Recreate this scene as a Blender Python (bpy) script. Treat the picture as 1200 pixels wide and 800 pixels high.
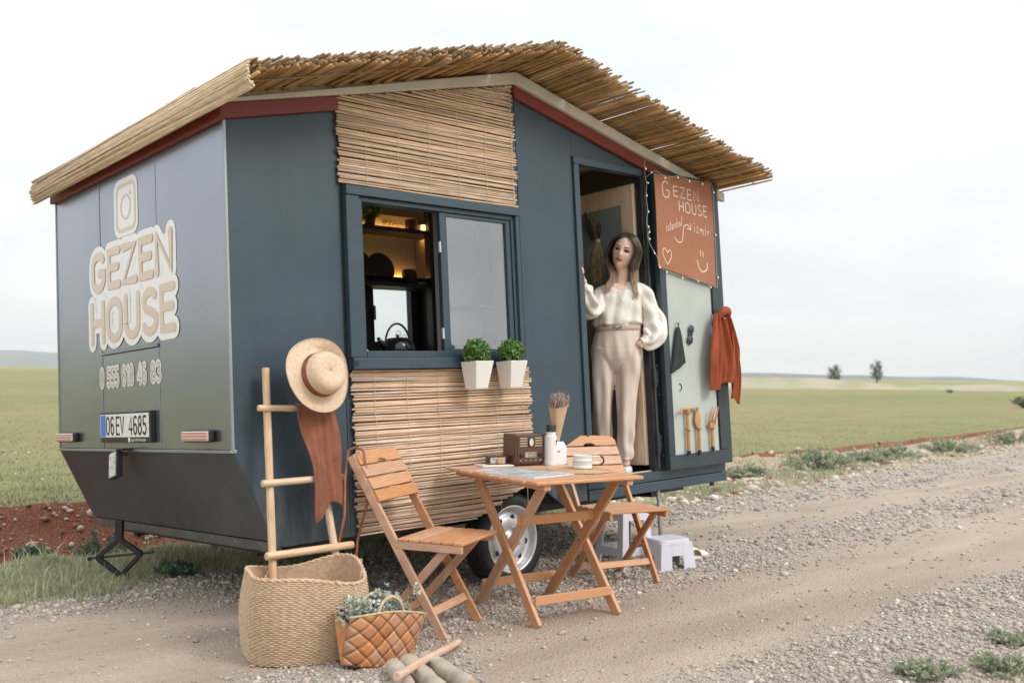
import bpy, bmesh, math, random
import numpy as np
from mathutils import Vector, Matrix, noise, Euler
R_ = random.Random(7)
NR = np.random.default_rng(11)
for o in list(bpy.data.objects): bpy.data.objects.remove(o)
SC = bpy.context.scene
COL = SC.collection
PI = math.pi
try: SC.cycles.volume_bounces = 3
except Exception: pass
HAZE = .00022

# ---------------------------------------------------------------- camera
cam_d = bpy.data.cameras.new('camera'); cam = bpy.data.objects.new('camera', cam_d); COL.objects.link(cam)
cam_d.sensor_width = 36; cam_d.lens = 34.632; cam_d.clip_start = 0.05; cam_d.clip_end = 9000
_r = Vector((0.7270, -0.6865, 0.0150)); _f = Vector((0.6858, 0.7271, 0.0320)); _f.normalize()
_u = _r.cross(_f).normalized(); _r = _f.cross(_u).normalized()
M = Matrix((( _r.x, _u.x, -_f.x, -2.249), (_r.y, _u.y, -_f.y, -4.242), (_r.z, _u.z, -_f.z, 1.249), (0, 0, 0, 1)))
cam.matrix_world = M
SC.camera = cam
cam_d.dof.use_dof = True; cam_d.dof.focus_distance = 5.7; cam_d.dof.aperture_fstop = 2.8
# ---------------------------------------------------------------- world, sun, exposure
SC.view_settings.view_transform = 'Standard'; SC.view_settings.look = 'None'
SC.view_settings.exposure = 0.50; SC.view_settings.gamma = 1.0; SC.view_settings.use_curve_mapping = False
SUN_EL, SUN_AZ = math.radians(42), math.radians(-72)      # azimuth measured from +X towards +Y
w = bpy.data.worlds.new("World"); SC.world = w; w.use_nodes = True
nt = w.node_tree; nt.nodes.clear()
N = nt.nodes.new
out = N('ShaderNodeOutputWorld'); bg = N('ShaderNodeBackground'); sky = N('ShaderNodeTexSky')
sky.sky_type = 'NISHITA'; sky.sun_disc = False; sky.sun_elevation = SUN_EL; sky.sun_rotation = math.radians(90) - SUN_AZ
sky.air_density = 1.0; sky.dust_density = 3.0
sm = N('ShaderNodeVectorMath'); sm.operation = 'SCALE'; sm.inputs['Scale'].default_value = 0.075
tc = N('ShaderNodeTexCoord'); sep = N('ShaderNodeSeparateXYZ')
nt.links.new(tc.outputs['Generated'], sep.inputs[0]); nt.links.new(sky.outputs[0], sm.inputs[0])
# overcast deck: brighter towards the zenith (CIE overcast), soft broad cloud texture
mp = N('ShaderNodeMapping'); mp.inputs['Scale'].default_value = (1.3, 1.3, 5.0)
nz = N('ShaderNodeTexNoise'); nz.inputs['Scale'].default_value = 1.6; nz.inputs['Detail'].default_value = 5; nz.inputs['Roughness'].default_value = 0.5
nt.links.new(tc.outputs['Generated'], mp.inputs[0]); nt.links.new(mp.outputs[0], nz.inputs[0])
cr = N('ShaderNodeValToRGB'); cr.color_ramp.elements[0].position = 0.35; cr.color_ramp.elements[0].color = (0.72, 0.765, 0.82, 1)
cr.color_ramp.elements[1].position = 0.60; cr.color_ramp.elements[1].color = (0.945, 0.945, 0.945, 1)
nt.links.new(nz.outputs[0], cr.inputs[0])
zg = N('ShaderNodeMath'); zg.operation = 'MULTIPLY_ADD'; zg.use_clamp = False; zg.inputs[1].default_value = 0.75; zg.inputs[2].default_value = 0.765
zc = N('ShaderNodeMath'); zc.operation = 'MAXIMUM'; zc.inputs[1].default_value = 0.0
nt.links.new(sep.outputs[2], zc.inputs[0]); nt.links.new(zc.outputs[0], zg.inputs[0])
sc2 = N('ShaderNodeVectorMath'); sc2.operation = 'SCALE'
nt.links.new(cr.outputs[0], sc2.inputs[0]); nt.links.new(zg.outputs[0], sc2.inputs['Scale'])
mx = N('ShaderNodeMixRGB'); mx.inputs[0].default_value = 0.90
nt.links.new(sm.outputs[0], mx.inputs[1]); nt.links.new(sc2.outputs[0], mx.inputs[2])
nt.links.new(mx.outputs[0], bg.inputs[0]); bg.inputs[1].default_value = 1.0
nt.links.new(bg.outputs[0], out.inputs[0])
sun_d = bpy.data.lights.new('sun', 'SUN'); sun_d.energy = 1.25; sun_d.angle = math.radians(20); sun_d.color = (1.0, 0.96, 0.9)
sun = bpy.data.objects.new('sun', sun_d); COL.objects.link(sun)
sd = Vector((math.cos(SUN_EL)*math.cos(SUN_AZ), math.cos(SUN_EL)*math.sin(SUN_AZ), math.sin(SUN_EL)))
sun.rotation_euler = sd.to_track_quat('Z', 'Y').to_euler()

# ---------------------------------------------------------------- helpers
def tag(o, label=None, cat=None, group=None, kind=None):
    if label: o['label'] = label
    if cat: o['category'] = cat
    if group: o['group'] = group
    if kind: o['kind'] = kind
    return o
def empty(name, label, cat, mat=None, group=None):
    o = bpy.data.objects.new(name, None); COL.objects.link(o); o.empty_display_size = .1
    if mat is not None: o.matrix_world = mat
    return tag(o, label, cat, group)
class MB:
    def __init__(s): s.v = []; s.f = []; s.mi = []
    def add(s, vs, fs, mi=0):
        b = len(s.v); s.v += [tuple(x) for x in vs]; s.f += [tuple(i+b for i in f) for f in fs]; s.mi += [mi]*len(fs); return s
    def box(s, c, d, rot=None, mi=0):
        vs = [Vector(((i-.5)*d[0], (j-.5)*d[1], (k-.5)*d[2])) for i in (0,1) for j in (0,1) for k in (0,1)]
        if rot is not None: vs = [rot @ v for v in vs]
        vs = [v+Vector(c) for v in vs]
        return s.add(vs, [(0,1,3,2),(4,6,7,5),(0,4,5,1),(2,3,7,6),(0,2,6,4),(1,5,7,3)], mi)
    def lim(s, x0, x1, y0, y1, z0, z1, mi=0): return s.box(((x0+x1)/2,(y0+y1)/2,(z0+z1)/2),(x1-x0,y1-y0,z1-z0),mi=mi)
    def bar(s, a, b, wd, ht, up=(0,0,1), mi=0):
        a = Vector(a); b = Vector(b); d = (b-a); L = d.length; d = d.normalized(); up = Vector(up)
        x = d.cross(up); x = x.normalized() if x.length > 1e-6 else Vector((1,0,0)); u = x.cross(d)
        R = Matrix((x, d, u)).transposed()
        return s.box((a+b)/2, (wd, L, ht), R, mi)
    def tube(s, pts, r, n=8, cap=True, mi=0, flat=1.0, up=None):
        pts = [Vector(p) for p in pts]; m = len(pts); rr = r if hasattr(r, '__len__') else [r]*m
        vs = []; ref = Vector(up) if up is not None else None
        for i, p in enumerate(pts):
            t = (pts[min(i+1,m-1)]-pts[max(i-1,0)]).normalized()
            if ref is None: ref = t.orthogonal()
            x = ref - t*ref.dot(t)
            x = x.normalized() if x.length > 1e-6 else t.orthogonal().normalized()
            if up is None: ref = x
            y = t.cross(x)
            for k in range(n):
                a = 2*PI*k/n; vs.append(p + x*math.cos(a)*rr[i]*flat + y*math.sin(a)*rr[i])
        fs = [(i*n+k, i*n+(k+1)%n, (i+1)*n+(k+1)%n, (i+1)*n+k) for i in range(m-1) for k in range(n)]
        if cap: fs += [tuple(reversed(range(n))), tuple(range((m-1)*n, m*n))]
        return s.add(vs, fs, mi)
    def lathe(s, prof, n=24, c=(0,0,0), R=None, cap=True, mi=0, sx=1, sy=1):
        vs = []
        for (r, z) in prof:
            for k in range(n):
                a = 2*PI*k/n; v = Vector((r*math.cos(a)*sx, r*math.sin(a)*sy, z))
                if R is not None: v = R @ v
                vs.append(v+Vector(c))
        m = len(prof)
        fs = [(i*n+k, i*n+(k+1)%n, (i+1)*n+(k+1)%n, (i+1)*n+k) for i in range(m-1) for k in range(n)]
        if cap: fs += [tuple(reversed(range(n))), tuple(range((m-1)*n, m*n))]
        return s.add(vs, fs, mi)
    def prism(s, poly, f0, f1, mi=0):       # poly: 2-D points; f0/f1 map a 2-D point to 3-D (the two faces)
        n = len(poly); vs = [f0(*p) for p in poly]+[f1(*p) for p in poly]
        fs = [tuple(range(n)), tuple(range(2*n-1, n-1, -1))]+[(k, k+n, (k+1)%n+n, (k+1)%n) for k in range(n)]
        return s.add(vs, fs, mi)
    def rings(s, rings, cap=True, closed=True, mi=0):
        n = len(rings[0]); vs = [p for r in rings for p in r]; m = len(rings)
        K = n if closed else n-1
        fs = [(i*n+k, i*n+(k+1)%n, (i+1)*n+(k+1)%n, (i+1)*n+k) for i in range(m-1) for k in range(K)]
        if cap: fs += [tuple(reversed(range(n))), tuple(range((m-1)*n, m*n))]
        return s.add(vs, fs, mi)
    def mesh(s, name, mats):
        me = bpy.data.meshes.new(name); me.from_pydata([tuple(v) for v in s.v], [], s.f)
        for m in (mats if isinstance(mats, (list, tuple)) else [mats]): me.materials.append(m)
        if any(s.mi): me.polygons.foreach_set('material_index', s.mi)
        bm = bmesh.new(); bm.from_mesh(me); bmesh.ops.recalc_face_normals(bm, faces=bm.faces); bm.to_mesh(me); bm.free()
        return me
    def build(s, name, mats, parent=None, smooth=False, bevel=0, label=None, loc=None, seg=2, kind=None):
        me = s.mesh(name, mats)
        if smooth: me.polygons.foreach_set('use_smooth', [True]*len(me.polygons))
        o = bpy.data.objects.new(name, me); COL.objects.link(o)
        if parent is not None: o.parent = parent
        if loc is not None: o.location = loc
        if label: o['label'] = label
        if kind: o['kind'] = kind
        if bevel:
            b = o.modifiers.new('bevel', 'BEVEL'); b.width = bevel; b.segments = seg; b.limit_method = 'ANGLE'; b.angle_limit = math.radians(40)
            if smooth: b.harden_normals = False
        return o
def autosmooth(o, ang=40):
    me = o.data; me.polygons.foreach_set('use_smooth', [True]*len(me.polygons))
    me.set_sharp_from_angle(angle=math.radians(ang)); return o
def np_mesh(name, V, F, mats, parent=None, smooth=False, fm=None, kind=None, attr=None):
    """V (n,3), F (m,k) with k = 3 or 4, all the same."""
    me = bpy.data.meshes.new(name); V = np.asarray(V, np.float32); F = np.asarray(F, np.int32)
    me.vertices.add(len(V)); me.vertices.foreach_set('co', V.ravel())
    k = F.shape[1]; me.loops.add(F.size); me.loops.foreach_set('vertex_index', F.ravel())
    me.polygons.add(len(F)); me.polygons.foreach_set('loop_start', np.arange(0, F.size, k, dtype=np.int32))
    for m in (mats if isinstance(mats, (list, tuple)) else [mats]): me.materials.append(m)
    if fm is not None: me.polygons.foreach_set('material_index', np.asarray(fm, np.int32))
    if smooth: me.polygons.foreach_set('use_smooth', np.ones(len(F), bool))
    if attr is not None:
        for nm, A in attr.items():
            a = me.attributes.new(nm, 'FLOAT', 'POINT'); a.data.foreach_set('value', np.asarray(A, np.float32))
    me.update(calc_edges=True)
    o = bpy.data.objects.new(name, me); COL.objects.link(o)
    if parent is not None: o.parent = parent
    if kind: o['kind'] = kind
    return o
def clone(src, parent, M=None, label=None):
    c = src.copy(); COL.objects.link(c); c.parent = parent
    if M is not None: c.matrix_local = M
    if label: c['label'] = label
    return c
def copy_tree(o, parent=None):
    c = o.copy(); COL.objects.link(c); c.parent = parent
    for ch in [x for x in bpy.data.objects if x.parent == o]: copy_tree(ch, c)
    return c

# ---------------------------------------------------------------- materials
MATS = {}
def mat(name, col, rough=.6, metal=0, var=0.0, vscale=8, stretch=(1,1,1), bump=0, bscale=None, col2=None, spec=None, rand=0.0, trans=0, emit=None, estr=0, coat=0, sheen=0, coords='Object', detail=4, dist=0.0, alpha=None):
    if name in MATS: return MATS[name]
    m = bpy.data.materials.new(name); m.use_nodes = True; nt = m.node_tree; b = nt.nodes['Principled BSDF']
    L = nt.links.new; Nn = nt.nodes.new
    b.inputs['Base Color'].default_value = (*col, 1); b.inputs['Roughness'].default_value = rough; b.inputs['Metallic'].default_value = metal
    if spec is not None: b.inputs['Specular IOR Level'].default_value = spec
    if coat: b.inputs['Coat Weight'].default_value = coat; b.inputs['Coat Roughness'].default_value = .12
    if sheen: b.inputs['Sheen Weight'].default_value = sheen
    if emit: b.inputs['Emission Color'].default_value = (*emit, 1); b.inputs['Emission Strength'].default_value = estr
    if alpha is not None: b.inputs['Alpha'].default_value = alpha
    cs = None
    if var or bump or col2:
        t = Nn('ShaderNodeTexCoord'); mp = Nn('ShaderNodeMapping'); mp.inputs['Scale'].default_value = stretch
        L(t.outputs[coords], mp.inputs[0])
        n = Nn('ShaderNodeTexNoise'); n.inputs['Scale'].default_value = vscale; n.inputs['Detail'].default_value = detail; n.inputs['Distortion'].default_value = dist
        L(mp.outputs[0], n.inputs[0])
        c2 = col2 if col2 else tuple(max(0, c*(1-var)) for c in col)
        c1 = col if col2 else tuple(min(1, c*(1+var)) for c in col)
        r = Nn('ShaderNodeValToRGB'); r.color_ramp.elements[0].position = .32; r.color_ramp.elements[1].position = .68
        r.color_ramp.elements[0].color = (*c2, 1); r.color_ramp.elements[1].color = (*c1, 1)
        L(n.outputs[0], r.inputs[0]); cs = r.outputs[0]
        if bump:
            n2 = n
            if bscale:
                n2 = Nn('ShaderNodeTexNoise'); n2.inputs['Scale'].default_value = bscale; n2.inputs['Detail'].default_value = 3; L(mp.outputs[0], n2.inputs[0])
            bp = Nn('ShaderNodeBump'); bp.inputs['Strength'].default_value = 1.0; bp.inputs['Distance'].default_value = bump
            L(n2.outputs[0], bp.inputs['Height']); L(bp.outputs[0], b.inputs['Normal'])
    if rand:
        oi = Nn('ShaderNodeObjectInfo'); mr = Nn('ShaderNodeMapRange'); mr.inputs[3].default_value = 1-rand; mr.inputs[4].default_value = 1+rand
        L(oi.outputs['Random'], mr.inputs[0]); hs = Nn('ShaderNodeHueSaturation'); L(mr.outputs[0], hs.inputs['Value'])
        m2 = Nn('ShaderNodeMapRange'); m2.inputs[3].default_value = 1.15; m2.inputs[4].default_value = .8
        mu = Nn('ShaderNodeMath'); mu.operation = 'MULTIPLY'; mu.inputs[1].default_value = 7.31; fr = Nn('ShaderNodeMath'); fr.operation = 'FRACT'
        L(oi.outputs['Random'], mu.inputs[0]); L(mu.outputs[0], fr.inputs[0]); L(fr.outputs[0], m2.inputs[0]); L(m2.outputs[0], hs.inputs['Saturation'])
        if cs: L(cs, hs.inputs['Color'])
        else: hs.inputs['Color'].default_value = (*col, 1)
        cs = hs.outputs[0]
    if cs: L(cs, b.inputs['Base Color'])
    if trans:
        tr = Nn('ShaderNodeBsdfTranslucent'); ad = Nn('ShaderNodeMixShader'); ad.inputs[0].default_value = trans
        if cs: L(cs, tr.inputs[0])
        else: tr.inputs[0].default_value = (*col, 1)
        L(b.outputs[0], ad.inputs[1]); L(tr.outputs[0], ad.inputs[2]); L(ad.outputs[0], nt.nodes['Material Output'].inputs[0])
    MATS[name] = m; return m
blue = mat('blue_paint', (.035,.061,.084), .42, var=.10, vscale=2.2, bump=.004, bscale=1.6)
def dusty(m, z0=.02, z1=.42, col=(.25,.22,.18)):
    nt = m.node_tree; b = nt.nodes['Principled BSDF']; src = b.inputs['Base Color'].links[0].from_socket; t = nt.nodes.new('ShaderNodeTexCoord'); s = nt.nodes.new('ShaderNodeSeparateXYZ'); nt.links.new(t.outputs['Object'], s.inputs[0])
    mr = nt.nodes.new('ShaderNodeMapRange'); mr.inputs[1].default_value = z1; mr.inputs[2].default_value = z0; mr.inputs[3].default_value = 0; mr.inputs[4].default_value = .5; nt.links.new(s.outputs[2], mr.inputs[0])
    mp = nt.nodes.new('ShaderNodeMapping'); mp.inputs['Scale'].default_value = (9, 9, 2.2); nt.links.new(t.outputs['Object'], mp.inputs[0])
    n = nt.nodes.new('ShaderNodeTexNoise'); n.inputs['Scale'].default_value = 1.5; n.inputs['Detail'].default_value = 8; n.inputs['Roughness'].default_value = .7; nt.links.new(mp.outputs[0], n.inputs[0])
    r = nt.nodes.new('ShaderNodeValToRGB'); r.color_ramp.elements[0].position = .42; r.color_ramp.elements[1].position = .75; nt.links.new(n.outputs[0], r.inputs[0])
    mu = nt.nodes.new('ShaderNodeMath'); mu.operation = 'MULTIPLY_ADD'; nt.links.new(r.outputs[0], mu.inputs[0]); nt.links.new(mr.outputs[0], mu.inputs[1])
    m3 = nt.nodes.new('ShaderNodeMath'); m3.operation = 'MULTIPLY'; m3.inputs[1].default_value = .05; nt.links.new(r.outputs[0], m3.inputs[0]); nt.links.new(m3.outputs[0], mu.inputs[2])
    mx = nt.nodes.new('ShaderNodeMixRGB'); nt.links.new(mu.outputs[0], mx.inputs[0]); nt.links.new(src, mx.inputs[1]); mx.inputs[2].default_value = (*col, 1); nt.links.new(mx.outputs[0], b.inputs['Base Color'])
dusty(blue)
bluef = mat('blue_frame_paint', (.037,.064,.086), .38, var=.05, vscale=5)
rearm = mat('rear_sheet', (.34,.372,.43), .25, metal=.9, var=.05, vscale=1.6, bump=.004, bscale=1.9, detail=1)
rearl = mat('rear_lower_sheet', (.088,.096,.104), .42, metal=.4, var=.12, vscale=2.5, bump=.001, bscale=3)
dusty(rearl, .0, .30, (.20,.19,.17)); dusty(rearm, .45, .75, (.30,.28,.25))
redt = mat('red_trim', (.20,.032,.024), .45, var=.08, vscale=9)
whitet = mat('white_trim', (.60,.56,.50), .6, var=.08, vscale=7, bump=.001, bscale=30)
dark = mat('dark_void', (.012,.013,.014), .6, var=.3, vscale=20)
black = mat('black_metal', (.018,.018,.02), .42, var=.2, vscale=20)
rubber = mat('rubber', (.022,.022,.022), .8, var=.35, vscale=16, bump=.001, bscale=60)
reedm = mat('screen_reed', (.70,.52,.38), .62, col2=(.50,.34,.225), vscale=9, stretch=(1.2,10,10), rand=.27, detail=3)
reedr = mat('roof_reed', (.72,.48,.235), .7, col2=(.48,.29,.125), vscale=9, stretch=(10,1.2,10), rand=.25, trans=.38)
wood = mat('orange_wood', (.60,.325,.185), .5, col2=(.45,.225,.115), vscale=14, stretch=(1,1,1), bump=.0006, bscale=60, rand=.06)
woodx = mat('orange_wood_grain', (.64,.35,.20), .5, col2=(.48,.245,.125), vscale=9, stretch=(1.2,22,22), bump=.0005, rand=.06)
woody = mat('orange_wood_grain_across', (.64,.35,.20), .5, col2=(.48,.245,.125), vscale=9, stretch=(22,1.2,22), bump=.0005, rand=.06)
pale = mat('pale_wood', (.74,.56,.40), .6, col2=(.56,.39,.25), vscale=7, stretch=(9,9,1.5), bump=.0008, rand=.06)
palex = mat('pale_wood_rung', (.74,.56,.40), .6, col2=(.58,.41,.27), vscale=7, stretch=(1.5,9,9), bump=.0008, rand=.06)
inner = mat('inner_wood', (.66,.51,.37), .6, var=.12, vscale=6, stretch=(6,6,1))
greyg = mat('grey_green_panel', (.20,.235,.215), .55, var=.08, vscale=3)
leafp = mat('leaf_panel', (.46,.50,.46), .5, var=.05, vscale=3)
white = mat('white_plastic', (.78,.77,.75), .35)
whitem = mat('white_print', (.86,.85,.83), .25, coat=.8)
beigep = mat('beige_print', (.66,.52,.38), .25, coat=.8)

# ---------------------------------------------------------------- stroke lettering
def arc(cx, cy, rx, ry, a0, a1, n=12): return [(cx+rx*math.cos(math.radians(a0+(a1-a0)*i/n)), cy+ry*math.sin(math.radians(a0+(a1-a0)*i/n))) for i in range(n+1)]
GL = {  # polylines in a 1-high cell, x up to the advance
 'G': ([arc(.32,.68,.28,.32,35,180,8)+[(.04,.32)]+arc(.32,.32,.28,.32,180,360,10)[1:]+[(.60,.46),(.36,.46)]], .64),
 'E': ([[(.52,1),(.05,1),(.05,0),(.52,0)],[(.05,.53),(.46,.53)]], .54),
 'Z': ([[(.04,1),(.56,1),(.03,0),(.58,0)]], .60),
 'N': ([[(.05,0),(.05,1),(.60,0),(.60,1)]], .64),
 'H': ([[(.05,0),(.05,1)],[(.60,0),(.60,1)],[(.05,.5),(.60,.5)]], .64),
 'O': ([arc(.34,.68,.30,.32,0,180,8)+arc(.34,.32,.30,.32,180,360,8)+[(.64,.68)]], .68),
 'U': ([[(.05,1),(.05,.30)]+arc(.32,.30,.27,.30,180,360,8)+[(.59,1)]], .64),
 'S': ([arc(.30,.75,.25,.25,35,180,7)+[(.07,.66),(.13,.57),(.44,.44),(.53,.36)]+arc(.28,.26,.27,.26,15,-150,8)], .57),
 '0': ([arc(.26,.72,.22,.28,0,180,7)+arc(.26,.28,.22,.28,180,360,7)+[(.48,.72)]], .52),
 '1': ([[(.06,.8),(.25,1),(.25,0)]], .34),
 '3': ([arc(.24,.76,.21,.24,150,-80,8)+arc(.24,.26,.24,.26,80,-150,8)], .50),
 '4': ([[(.40,0),(.40,1),(.02,.28),(.52,.28)]], .54),
 '5': ([[(.44,1),(.10,1),(.07,.56)]+arc(.23,.30,.24,.30,120,-140,9)], .50),
 '6': ([[(.42,.92)]+arc(.27,.72,.22,.28,70,180,5)+[(.05,.30)]+arc(.26,.29,.21,.29,180,540,12)], .50),
 '8': ([arc(.25,.76,.19,.24,-90,270,12),arc(.25,.27,.23,.27,-90,270,12)], .50),
 'V': ([[(.03,1),(.28,0),(.53,1)]], .56),
 'i': ([[(.06,.55),(.06,.0)],[(.05,.75),(.07,.78)]], .14),
 's': ([arc(.14,.42,.12,.12,40,200,5)+[(.14,.30)]+arc(.14,.13,.13,.14,70,-150,6)], .30),
 't': ([[(.10,.85),(.10,.1),(.2,.0)],[(0,.6),(.22,.62)]], .24),
 'a': ([arc(.16,.25,.15,.24,20,380,10)+[(.32,.5),(.31,.05),(.38,.0)]], .40),
 'n': ([[(.04,.5),(.04,0),(.05,.3)]+arc(.18,.34,.13,.15,170,0,6)+[(.31,0)]], .38),
 'b': ([[(.04,.95),(.04,.02)]+arc(.19,.24,.15,.23,-160,160,9)], .40),
 'u': ([[(.04,.5),(.04,.2)]+arc(.18,.18,.14,.18,180,350,6)+[(.32,.5),(.33,.0)]], .40),
 'l': ([[(.06,.98),(.06,.0)]], .14),
 'z': ([[(.02,.5),(.26,.5),(.02,0),(.28,.0)]], .32),
 'm': ([[(.03,.5),(.03,0)]+arc(.15,.34,.11,.14,170,0,5)+[(.26,0)]+arc(.37,.34,.11,.14,170,0,5)+[(.48,0)]], .54),
 'r': ([[(.04,.5),(.04,0),(.05,.3)]+arc(.18,.34,.12,.14,170,50,4)], .28),
 '>': ([[(0,.3),(.6,.3)],[(.42,.46),(.62,.3),(.42,.14)]], .66),
 ' ': ([], .32)}
def ribbon(mb, pts, wd, z0, P, t=.0006):
    """A flat stroke of width wd along 2-D points; P maps (x, y, height) to 3-D. Mitred, with rounded ends."""
    pts = [Vector(p) for p in pts]; n = len(pts); L = []; Rr = []
    closed = (pts[0]-pts[-1]).length < 1e-4
    for i, p in enumerate(pts):
        a = pts[i-1] if i else (pts[-2] if closed else None); b = pts[i+1] if i < n-1 else (pts[1] if closed else None)
        d1 = (p-a).normalized() if a is not None else None; d2 = (b-p).normalized() if b is not None else None
        if d1 is None: d1 = d2
        if d2 is None: d2 = d1
        n1 = Vector((-d1.y, d1.x)); n2 = Vector((-d2.y, d2.x)); m = n1+n2
        m = m.normalized() if m.length > 1e-3 else n1
        k = min(1.25, 1/max(.3, m.dot(n1))); L.append(p+m*wd/2*k); Rr.append(p-m*wd/2*k)
    vs = [P(q.x, q.y, z0+t) for q in L]+[P(q.x, q.y, z0+t) for q in Rr]
    mb.add(vs, [(i, i+1, n+i+1, n+i) for i in range(n-1)])
    if not closed:
        for e, o in ((0, 1), (n-1, n-2)):
            d = (pts[e]-pts[o]).normalized(); a0 = math.atan2(d.y, d.x)
            f = [pts[e]+Vector((math.cos(a0+a), math.sin(a0+a)))*wd/2 for a in [(-.5+i/6)*PI for i in range(7)]]
            mb.add([P(q.x, q.y, z0+t) for q in f], [tuple(range(7))])
def fat_strokes(mb, text, x, y, h, P, wd, width, z0, gap=.16):
    """Overlapping round-ended pieces, each a hair above the last, for wide borders."""
    adv = sum(GL[c][1]+gap for c in text)-gap; sx = width/(adv*h); cx = x; k = 0
    for c in text:
        pl, a_ = GL[c]
        for s in pl:
            q = [Vector((cx+p[0]*h*sx, y+p[1]*h)) for p in s]
            for A, B in zip(q, q[1:]):
                if (B-A).length < 1e-5: continue
                t = math.atan2(B.y-A.y, B.x-A.x); poly = [B+Vector((math.cos(t+g), math.sin(t+g)))*wd/2 for g in [(-.5+i/7)*PI for i in range(8)]]+[A+Vector((math.cos(t+g), math.sin(t+g)))*wd/2 for g in [(.5+i/7)*PI for i in range(8)]]
                mb.add([P(v.x, v.y, z0+k*.000012) for v in poly], [tuple(range(16))]); k += 1
        cx += (a_+gap)*h*sx
def lettering(mb, text, x, y, h, P, wd, sx=1.0, gap=.16, z0=0, rnd=0, width=None):
    adv = sum(GL[c][1]+gap for c in text)-gap
    if width: sx = width/(adv*h)
    cx = x; k = 0
    for c in text:
        pl, a = GL[c]
        dy = R_.uniform(-rnd, rnd)*h
        for s in pl:
            ribbon(mb, [(cx+p[0]*h*sx, y+dy+p[1]*h) for p in s], wd, z0+k*.00012, P); k += 1
        cx += (a+gap)*h*sx
    return cx
# ================================================================ GROUND
def bend(x): return np.clip(.075*(np.asarray(x, float)-4), 0, 1.5)
def scl(x): return np.clip(1-.38*(np.asarray(x, float)-2)/7, .62, 1)
def vnoise(x, y, s, seed=0):
    """Smooth value noise on numpy arrays, about -1..1."""
    x = np.asarray(x, float)*s+seed*17.3; y = np.asarray(y, float)*s+seed*9.1
    xi = np.floor(x); yi = np.floor(y); fx = x-xi; fy = y-yi; fx = fx*fx*(3-2*fx); fy = fy*fy*(3-2*fy)
    def h(a, b): q = np.sin(a*127.1+b*311.7+seed*74.7)*43758.5453; return (q-np.floor(q))*2-1
    return (h(xi,yi)*(1-fx)+h(xi+1,yi)*fx)*(1-fy)+(h(xi,yi+1)*(1-fx)+h(xi+1,yi+1)*fx)*fy
def yy_of(x, y):
    v = y-bend(x)-.10*vnoise(x, 0*np.asarray(x), 1.1, 3)*np.clip((y-.9)/.5, 0, 1); s = scl(x)
    a = np.where(v > 1.5, 1.5+(v-1.5)/s, v); return np.where(a > 4.5, 4.5+(v-1.5-3*s), a)
def height(x, y):
    x = np.asarray(x, float); y = np.asarray(y, float); q = yy_of(x, y)
    D = np.clip(.30-.03*(x-1), .10, .30)
    t = np.clip((q-2.2)/2.3, 0, 1)
    dn = -D*np.clip(np.minimum(t/.35, 1), 0, 1)**1.2*(1-np.clip((t-.72)/.25, 0, 1)**1.5)
    fl = .10*np.clip((q-3.9)/.5, 0, 1)
    z = dn+fl
    rough = np.clip((q-1.4)/.6, 0, 1)
    far = 1/(1+((x/40)**2+(y/40)**2))
    z = z+rough*(.035*vnoise(x, y, 2.1, 1)+.02*vnoise(x, y, 5.3, 2))*far*np.where(q > 4.6, .6, 1)
    z = z+(.007*vnoise(x, y, 1.7, 5)+.004*vnoise(x, y, 6, 6))*far
    z = z-.018*np.exp(-((y+1.15-.05*(x-3))/.35)**2)*np.clip((x-1.5)/2, 0, 1)-.014*np.exp(-((y-.75-.05*(x-3))/.35)**2)*np.clip((x-4)/2, 0, 1)
    z = z+.02*np.clip((q-9)/30, 0, 1)*vnoise(x, y, .08, 7)*5
    return z
def gh(x, y): return float(height(np.array([x]), np.array([y]))[0])
def gravel(x, y):
    g = .07+0*x
    g = np.maximum(g, .75*np.exp(-((y-(-.33+.045*(x-3.4)))/.42)**2)*np.clip((x-2.3)/1.0, 0, 1))
    g = np.maximum(g, .95*np.clip((x-.1)/.5, 0, 1)*np.clip((3.9-x)/.5, 0, 1)*np.clip((y+.75+.1*vnoise(x, y, 2, 8))/.3, 0, 1))
    g = np.maximum(g, .95*np.clip((-1.62-y+.12*vnoise(x, y, 1.3, 9))/.3, 0, 1))
    g = np.maximum(g, .9*np.exp(-(((x-.15)/.55)**2+((y+.85)/.42)**2)**2))
    g = np.maximum(g, .8*np.clip((y-.78+.1*vnoise(x, y, 1.3, 10))/.3, 0, 1))
    return np.clip(g*(.85+.25*vnoise(x, y, 3, 11)), 0, 1)
def axis(core0, core1, st, reach):
    a = list(np.arange(core0, core1+1e-6, st)); s = st; v = a[-1]
    while v < reach: s *= 1.13; v += s; a.append(v)
    s = st; v = a[0]; b = []
    while v > -reach: s *= 1.13; v -= s; b.append(v)
    return np.array(b[::-1]+a)
gx = axis(-2.5, 7.0, .085, 3000); gyy = axis(-3.2, 5.7, .085, 3000)
gyy[np.argmin(abs(gyy-1.5))] = 1.5; gyy[np.argmin(abs(gyy-2.3))] = 2.3; gyy[np.argmin(abs(gyy-4.5))] = 4.5; gyy[np.argmin(abs(gyy+2.55))] = -2.55
X, YY = np.meshgrid(gx, gyy, indexing='ij'); sX = scl(X)
Y = np.where(YY > 4.5, 1.5+3*sX+(YY-4.5), np.where(YY > 1.5, 1.5+(YY-1.5)*sX, YY))+bend(X)
Y = Y+.10*vnoise(X, 0*X, 1.1, 3)*np.clip((YY-.9)/.5, 0, 1)
Z = height(X, Y)
nx, ny = X.shape; idx = np.arange(nx*ny).reshape(nx, ny)
Vg = np.stack([X, Y, Z], -1).reshape(-1, 3); GR = gravel(X, Y).ravel()
F = np.stack([idx[:-1,:-1], idx[1:,:-1], idx[1:,1:], idx[:-1,1:]], -1); yc = (YY[:-1,:-1]+YY[1:,1:])/2
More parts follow.
